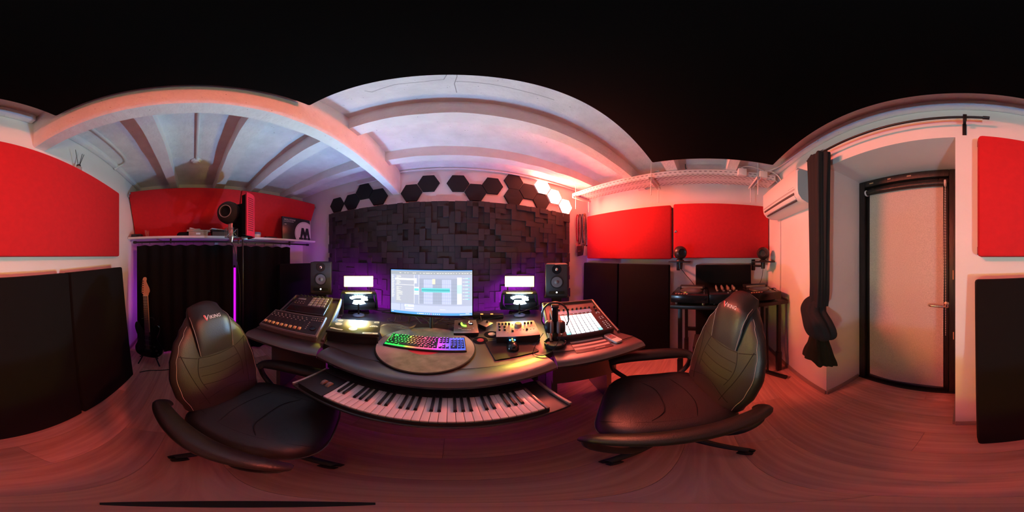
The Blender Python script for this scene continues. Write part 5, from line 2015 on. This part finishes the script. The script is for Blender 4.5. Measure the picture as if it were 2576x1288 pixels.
fx = thing('fader_controller', 'grey mixing controller with nine pale faders on the left wing', 'mixer', M=wl(.118, .002))
FWd, FDp = .43, .215
m = MB()
m.loft([[(.008, .002, .0), (FWd - .008, .002, .0), (FWd - .008, FDp, .0), (.008, FDp, .0)], [(0, 0, .038), (FWd, 0, .038), (FWd, FDp, .046), (0, FDp, .046)], [(.006, .006, .046), (FWd - .006, .006, .046), (FWd - .006, FDp - .004, .054), (.006, FDp - .004, .054)]])
m.build('case', mat('grey mixer shell', (.16, .14, .14), .45), fx)
slope = math.atan2(.008, FDp)
AT = Matrix.Translation((FWd / 2, FDp / 2, .0505)) @ Matrix.Rotation(slope, 4, 'X')
onp(MB().box((0, 0, .0005), (FWd - .03, FDp - .03, .002)), AT).build('panel', mat('black brown panel', (.022, .016, .016), .4), fx)
fcap = MB()
fcap.loft([[(-.008, -.012, 0), (.008, -.012, 0), (.008, .012, 0), (-.008, .012, 0)], [(-.008, -.012, .008), (.008, -.012, .008), (.008, .012, .008), (-.008, .012, .008)], [(-.006, -.006, .014), (.006, -.006, .014), (.006, .006, .014), (-.006, .006, .014)]])
me_fc = fcap.mesh('fader_cap', mat('orange cream cap', (.75, .48, .30), .5))
me_fs = MB().box((0, 0, .0018), (.0025, .085, .001)).mesh('fader_slot', DSEAM)
me_bt = MB().box((0, 0, .003), (.009, .005, .004), bev=.001).mesh('button', mat('pale grey button', (.45, .40, .37), .5))
for i in range(9):
    x = -.185 + i * .0335
    o = link('fader_slot', me_fs, fx)
    o.matrix_local = AT @ Matrix.Translation((x, -.035, 0))
    o = link('fader_cap', me_fc, fx)
    o.matrix_local = AT @ Matrix.Translation((x, -.062, .002))
    for q in range(3):
        o = link('button', me_bt, fx)
        o.matrix_local = AT @ Matrix.Translation((x + (.006 if q % 2 else -.004), .028 + .018 * q, 0))
for i in range(10):
    o = link('button', me_bt, fx)
    o.matrix_local = AT @ Matrix.Translation((.125 + .017 * (i % 5), .07 - .022 * (i // 5), 0))
for i in range(5):
    o = link('button', me_bt, fx)
    o.matrix_local = AT @ Matrix.Translation((.12, .02 - .018 * i, 0))
onp(MB().lathe([(.001, .001), (.022, .001), (.020, .010), (.001, .012)], (.165, -.04, 0), 24), AT).build('jog_wheel', PLASTG, fx)

gm = thing('pad_sampler', 'dark sampler with sixteen pale square pads behind the fader controller', 'sampler', M=wl(.352, .004))
GW, GD = .32, .28
MB().bb(.075, .075 + GW, 0, GD, .0, .045, bev=.006).build('case', mat('dark aubergine shell', (.035, .024, .027), .4), gm)
MB().bb(.083, .075 + GW - .008, .008, .085, .045, .047).build('display', PLASTG, gm)
me_pd = MB().box((0, 0, .004), (.031, .031, .008), bev=.003).mesh('pad', mat('grey mauve pad', (.36, .31, .31), .6))
for i in range(4):
    for j in range(4):
        link('pad', me_pd, gm, (.245 + i * .037, .115 + j * .037, .045))
MB().bb(.10, .17, .19, .215, .045, .048, bev=.001).build('label_strip', mat('grey strip', (.3, .26, .26), .5), gm)
for i in range(8):
    link('button', me_bt, gm, (.10 + (i % 4) * .026, .13 + .026 * (i // 4), .045))
for i in range(8):
    MB().lathe([(.001, .045), (.008, .045), (.007, .058), (.001, .058)], (.10 + .034 * i, .262, 0), 12).build('knob', PLAST, gm)

# ------------------------------------------------------------------ right wing equipment
ar = math.atan(SLR)


def wr(a, b, off):
    p = OR + aR * a + bR * b
    yv = (bR * math.cos(ar) + Vector((0, 0, math.sin(ar)))) if b > BS_R else bR
    zv = aR.cross(yv).normalized()
    o_ = Vector((p.x, p.y, wing_z(b))) + zv * off
    return Matrix(((aR.x, yv.x, zv.x, o_.x), (aR.y, yv.y, zv.y, o_.y), (aR.z, yv.z, zv.z, o_.z), (0, 0, 0, 1)))


pc = thing('pad_controller', 'black pad controller with a lit grid of white pads on the right wing', 'controller', M=wr(.045, .225, .002))
PW, PD = .378, .304
MB().bb(0, PW, 0, PD, 0, .040, bev=.004).build('case', mat('dark controller shell', (.045, .028, .03), .45), pc)
MB().bb(.055, .315, .238, .278, .040, .042).build('display', glow('display dim', (.42, .30, .40), .35), pc)
PADW = glow('lit pad', (.86, .94, 1.0), 1.5)
PADC = glow('lit cyan pad', (.25, .85, .9), 1.1)
me_p1 = MB().box((0, 0, .002), (.0255, .0215, .004), bev=.0012).mesh('pad', PADW)
me_p2 = MB().box((0, 0, .002), (.0255, .0215, .004), bev=.0012).mesh('pad', PADC)
for i in range(8):
    for j in range(8):
        link('pad', me_p2 if j == 0 and i in (0, 7) else me_p1, pc, (.074 + i * .0302, .022 + j * .0262, .040))
me_k2 = MB().lathe([(.001, 0), (.008, 0), (.007, .016), (.001, .017)], n=14).mesh('knob', PLAST)
for i in range(9):
    link('knob', me_k2, pc, (.035 + i * .0345, .290, .040))
link('knob', me_k2, pc, (.355, .288, .040))
me_b2 = MB().box((0, 0, .0012), (.009, .006, .0024), bev=.0008).mesh('button', glow('button dim', (.8, .7, .65), .35))
for j in range(8):
    link('button', me_b2, pc, (.030, .025 + .026 * j, .040))
    if j != 5:
        link('button', me_b2, pc, (.338, .018 + .019 * j, .040))
        link('button', me_b2, pc, (.36, .022 + .019 * j, .040))
for i in range(8):
    link('button', me_b2, pc, (.070 + i * .0322, .232, .040))
MB().tube([(.350 + .013 * math.cos(R(a)), .205 + .013 * math.sin(R(a)), .041) for a in range(-30, 200, 12)], .0018, 6).build('arrow_mark', glow('button dim', (.8, .7, .65), .35), pc)
link('knob', me_k2, pc, (.35, .245, .040))

scd = thing('striped_card', 'dark card with three pale stripes on the right wing', 'card', M=wr(.115, .070, .0005))
MB().bb(0, .215, 0, .142, 0, .0012).build('card', mat('card dark print', (.07, .035, .04), .4), scd)
for i in range(3):
    MB().bb(.004, .211, .118 - .042 * i, .138 - .042 * i, .0012, .0019).build('stripe', mat('peach stripe', (.75, .56, .48), .5), scd)
MB().bb(.11, .17, .014, .018, .0012, .0019).build('print_line', MATS['peach stripe'], scd)
rc = thing('remote_control', 'small white remote control on the right wing', 'remote control', M=wr(.352, .082, .0005) @ Matrix.Rotation(R(8), 4, 'Z'))
MB().prism(rrect(.052, .125, .012), 0.001, .014, M=Matrix.Translation((.027, .062, 0))).build('shell', WHITEP, rc)
MB().bb(.007, .047, .05, .118, .014, .0148).build('keypad', mat('brown keypad', (.12, .07, .06), .5), rc)
m = MB()
for i in range(3):
    for j in range(5):
        m.box((.015 + .012 * i, .058 + .012 * j, .0153), (.007, .006, .001))
m.each('button', mat('small pale buttons', (.6, .5, .45), .5), rc)
MB().box((.027, .082, .0157), (.014, .01, .0012)).build('button', mat('red button', (.7, .05, .06), .5), rc)

# headphones on their stand
HX, HY = .552, .728
HMx = rotM(HX, HY, DZT + .0045, -37)
hs_ = thing('headphone_stand', 'black headphone stand with a round cork lined base', 'headphone stand', M=HMx)
MB().lathe([(.001, 0), (.058, 0), (.062, .006), (.062, .026), (.057, .028), (.054, .010), (.001, .009)], n=40).build('base', PLAST, hs_)
for i in range(8):
    a = 2 * PI * i / 8
    MB().box((.058 * math.cos(a), .058 * math.sin(a), .028), (.010, .008, .006), rot=(0, 0, a), bev=.002).build('notch', PLAST, hs_)
MB().lathe([(.001, .0092), (.053, .0092), (.053, .0105), (.001, .0105)], n=36).build('cork_liner', mat('cork', (.42, .30, .2), .9, var=.2, vs=60), hs_)
MB().bb(-.018, .018, .030, .046, .008, .252, bev=.003).build('column', PLASTG, hs_)
MB().bb(-.022, .022, .006, .06, .250, .262, bev=.005).build('hook_plate', PLAST, hs_)
hp = thing('headphones', 'black over ear headphones with grey cushions hanging on the stand', 'headphones', M=HMx @ Matrix.Translation((0, .036, 0)))
band = [(.076 * math.cos(R(a)), 0, .196 + .082 * math.sin(R(a))) for a in range(-8, 189, 7)]
MB().tube(band, .012, 10, ry=.006).build('headband', mat('soft black vinyl', (.014, .014, .015), .35), hp)
for sx in (-1, 1):
    MB().tube([(sx * .076, 0, .19), (sx * .078, 0, .155), (sx * .066, 0, .125)], .004, 8).build('yoke', METALB, hp)
    m = MB()
    kx = Euler((0, R(90 * sx), 0)).to_matrix().to_4x4()
    m.lathe([(.001, .045), (.030, .044), (.040, .034), (.043, .022), (.040, .014), (.001, .014)], (sx * .014, 0, .115), 28, kx)
    cup = m.build('ear_cup', PLAST, hp)
    m = MB()
    m.lathe([(.018, -.004), (.034, -.006), (.043, .0), (.045, .008), (.041, .015), (.018, .014)], (sx * .014, 0, .115), 28, kx)
    m.build('ear_cushion', mat('grey cushion', (.26, .22, .21), .6), hp)
tag(MB().tube(smooth_path([(.50, .77, .87), (.47, .79, .80), (.42, .74, .79), (.40, .70, .79), (.43, .66, .79), (.50, .67, .80), (.55, .70, .82), (.60, .72, .85)], 6), .0022, 6).build('headphone_cable', RUBBER), 'thin looped cable hanging from the headphones', 'cable')
tag(MB().tube(smooth_path([(.60, .90, 1.02), (.52, 1.05, .93), (.42, 1.18, .86), (.25, 1.28, .80), (.12, 1.30, .79)], 6), .0024, 6).build('audio_lead', RUBBER), 'black lead running from the right wing to behind the monitor', 'cable')

# ================================================================== DJ corner by the right wall
TZ = .895
dj = thing('dj_table', 'narrow black table carrying the DJ decks', 'table', (1.70, -.235, 0))
MB().bb(-.30, .28, -.545, .545, TZ - .035, TZ, bev=.004).build('table_top', METALB, dj)
for sx in (-.26, .22):
    for sy in (-.46, .46):
        lg = MB()
        lg.bb(sx - .018, sx + .018, sy - .018, sy + .018, 0.02, TZ - .035, bev=.003)
        lg.bb(sx - .024, sx + .024, sy - .024, sy + .024, 0.0, .28, bev=.004)
        lg.build('leg', METALB, dj)
MB().bb(.20, .24, -.46, .46, .40, .44).build('cross_bar', METALB, dj)


def deck(label, y0, rot=0):
    o = thing('media_player', label, 'media player', M=Matrix.Translation((1.61, y0, TZ)) @ Matrix.Rotation(R(-90), 4, 'Z'), group='DJ media players')
    MB().bb(-.166, .166, -.20, .19, .022, .098, bev=.008).build('case', PLASTG, o)
    MB().bb(-.15, .15, -.194, -.188, .03, .07, bev=.002).build('front_panel', PLAST, o)
    MB().bb(-.13, .13, .09, .185, .098, .125, bev=.006).build('screen_hood', PLAST, o)
    MB().bb(-.11, .11, .088, .0905, .102, .122).build('screen', mat('pale reflective screen', (.30, .26, .25), .2), o)
    MB().lathe([(.001, .098), (.105, .098), (.103, .108), (.095, .112), (.07, .110), (.001, .110)], (0, -.02, 0), 44).build('jog_wheel', mat('grey jog platter', (.13, .12, .12), .28, metal=.5), o)
    for sx in (-.12, .12):
        for sy in (-.15, .15):
            MB().lathe([(.001, 0.0), (.016, 0.0), (.016, .022), (.001, .022)], (sx, sy, 0), 14).build('foot', CHROME if sy < 0 else PLAST, o)
    for i in range(5):
        MB().lathe([(.001, .098), (.010, .098), (.010, .104), (.001, .105)], (-.12 + .024 * i, -.165, 0), 12).build('button', mat('rose button', (.55, .22, .17), .25, metal=.4), o)
    MB().bb(.125, .133, -.16, .03, .098, .104).build('pitch_fader', STEEL, o)
    MB().bb(.12, .138, -.08, -.065, .104, .112, bev=.002).build('pitch_cap', PLAST, o)
    return o


deck('black DJ media player on the table end nearer the floor panels', .14)
deck('black DJ media player on the table end beside the wall', -.545)
mxr = thing('dj_mixer', 'black DJ mixer between the two media players', 'mixer', M=Matrix.Translation((1.61, -.203, TZ)) @ Matrix.Rotation(R(-90), 4, 'Z'))
MB().bb(-.168, .168, -.19, .19, .012, .105, bev=.005).build('case', PLASTG, mxr)
for sx in (-.12, .12):
    for sy in (-.15, .15):
        MB().lathe([(.001, 0.0), (.014, 0.0), (.014, .012), (.001, .012)], (sx, sy, 0), 12).build('foot', PLAST, mxr)
me_mk = MB().lathe([(.001, 0), (.010, 0), (.008, .020), (.001, .022)], n=12).mesh('knob', mat('warm grey knob', (.35, .24, .2), .3, metal=.3))
for i in range(4):
    for j in range(4):
        link('knob', me_mk, mxr, (-.09 + .06 * i, .155 - .045 * j, .105))
    MB().bb(-.092 + .06 * i, -.088 + .06 * i, -.13, -.05, .105, .1065).build('fader_slot', DSEAM, mxr)
    MB().box((-.09 + .06 * i, -.07 - .01 * i, .113), (.018, .012, .014), bev=.003).build('fader_cap', mat('warm grey knob', (.3, .3, .3)), mxr)
MB().box((0, -.165, .111), (.012, .02, .012), bev=.003).build('crossfader', STEEL, mxr)
sb = thing('subwoofer', 'dark box shaped subwoofer on the floor under the DJ table', 'speaker', (1.66, -.06, 0))
MB().box((0, 0, .20), (.30, .36, .40), bev=.008).build('cabinet', mat('dark brown vinyl cabinet', (.03, .02, .02), .6), sb)
MB().lathe([(.001, 0), (.11, 0), (.115, .006), (.10, .010), (.06, .002), (.001, .004)], (-.151, 0, .2), 30, Euler((0, R(-90), 0)).to_matrix().to_4x4()).build('driver', RUBBER, sb)


def ball_speaker(label, blabel, x, y_, z, aim):
    o = thing('ball_speaker', label, 'speaker', M=Matrix.Translation((x, y_, z)) @ Matrix.Rotation(aim, 4, 'Z'), group='round wall speakers')
    r_ = .074
    BR = mat('brown black speaker shell', (.030, .020, .018), .35)
    zq_ = Euler((R(90), 0, 0)).to_matrix().to_4x4()          # lathe axis to -Y
    prof_ = [(.001, -r_)] + [(r_ * math.cos(a), r_ * math.sin(a)) for a in [-PI / 2 + .2 + (PI * .74) * i / 14 for i in range(15)]]
    prof_ += [(.048, .050), (.030, .036), (.001, .030)]
    MB().lathe(prof_, (0, 0, r_ + .018), 32, zq_).build('shell', BR, o, ang=50)
    MB().lathe([(.034, .040), (.016, .033), (.012, .040), (.001, .044)], (0, 0, r_ + .018), 24, zq_).build('driver', RUBBER, o)
    MB().lathe([(.001, 0), (.045, 0), (.042, .008), (.02, .022), (.001, .024)], n=24).build('foot', PLAST, o)
    b_ = thing('speaker_bracket', blabel, 'bracket', (x, y_, z - .014), group='speaker brackets')
    MB().bb(-.09, .09, -.115, .115, 0, .0135, bev=.004).build('plate', METALB, b_)
    MB().cyl((0, 0, -.075), (0, 0, 0), .022, .028, n=18).build('socket', METALB, b_)
    dxw = XR - x
    yo = .06
    MB().tube([(0, 0, -.045), (dxw * .5, yo * .6, -.05), (dxw - .03, yo, -.05)], .012, 10).build('arm', METALB, b_)
    MB().bb(dxw - .035, dxw - .001, yo - .022, yo + .022, -.11, .03, bev=.006).build('wall_mount', METALB, b_)
    return o


ball_speaker('round black speaker on a wall bracket nearer the pad controller', 'black wall bracket under the round speaker above the left media player', 1.77, .275, 1.285, R(-62))
ball_speaker('round black speaker on a wall bracket beside the air conditioner wall', 'black wall bracket under the round speaker above the right media player', 1.80, -.665, 1.280, R(-122))
tag(MB().tube(smooth_path([(1.775, .268, 1.20), (1.79, .215, 1.13), (1.83, .14, 1.03), (1.88, .09, .93), (1.985, .08, .80), (1.985, .02, .62), (1.96, -.1, .5)], 6), .0035, 6).build('speaker_cable', RUBBER), 'black cable hanging below the nearer round speaker', 'cable')
tag(MB().tube(smooth_path([(1.80, -.665, 1.20), (1.82, -.66, 1.1), (1.86, -.64, 1.0), (1.99, -.62, .90)], 6), .003, 6).build('speaker_cable', RUBBER), 'black cable hanging below the round speaker by the corner', 'cable')

# loose floor cables near the DJ table
m = MB()
cr = random.Random(2)
for k in range(5):
    pts = []
    a0 = cr.uniform(0, 6)
    for i in range(14):
        a = a0 + i * .55
        pts.append((1.33 + .09 * math.cos(a) + .01 * i * cr.uniform(-.3, .3), .22 + .13 * math.sin(a) + .02 * k, .006 + .006 * k * abs(math.sin(a))))
    m.tube(smooth_path(pts, 3), .0035, 6)
tag(m.build('floor_cable_coil', RUBBER), 'coil of black cable on the floor between chair and DJ table', 'cable')
m = MB().tube(smooth_path([(-1.46, -.50, .006), (-1.52, -.42, .006), (-1.56, -.28, .006), (-1.65, -.12, .006), (-1.85, .0, .006)], 6), .005, 6)
tag(m.build('guitar_lead', RUBBER), 'black lead on the floor between the black panel and the guitar', 'cable')
fs = thing('folding_stand', 'black folded stand leg on the floor beside the far side of the chair', 'stand', (1.36, -.62, 0))
MB().box((.02, .02, .02), (.30, .04, .036), rot=(0, 0, R(35)), bev=.005).build('foot', METALB, fs)
MB().cyl((.06, .05, .03), (.16, .02, .80), .012, n=10).build('post', METALB, fs)
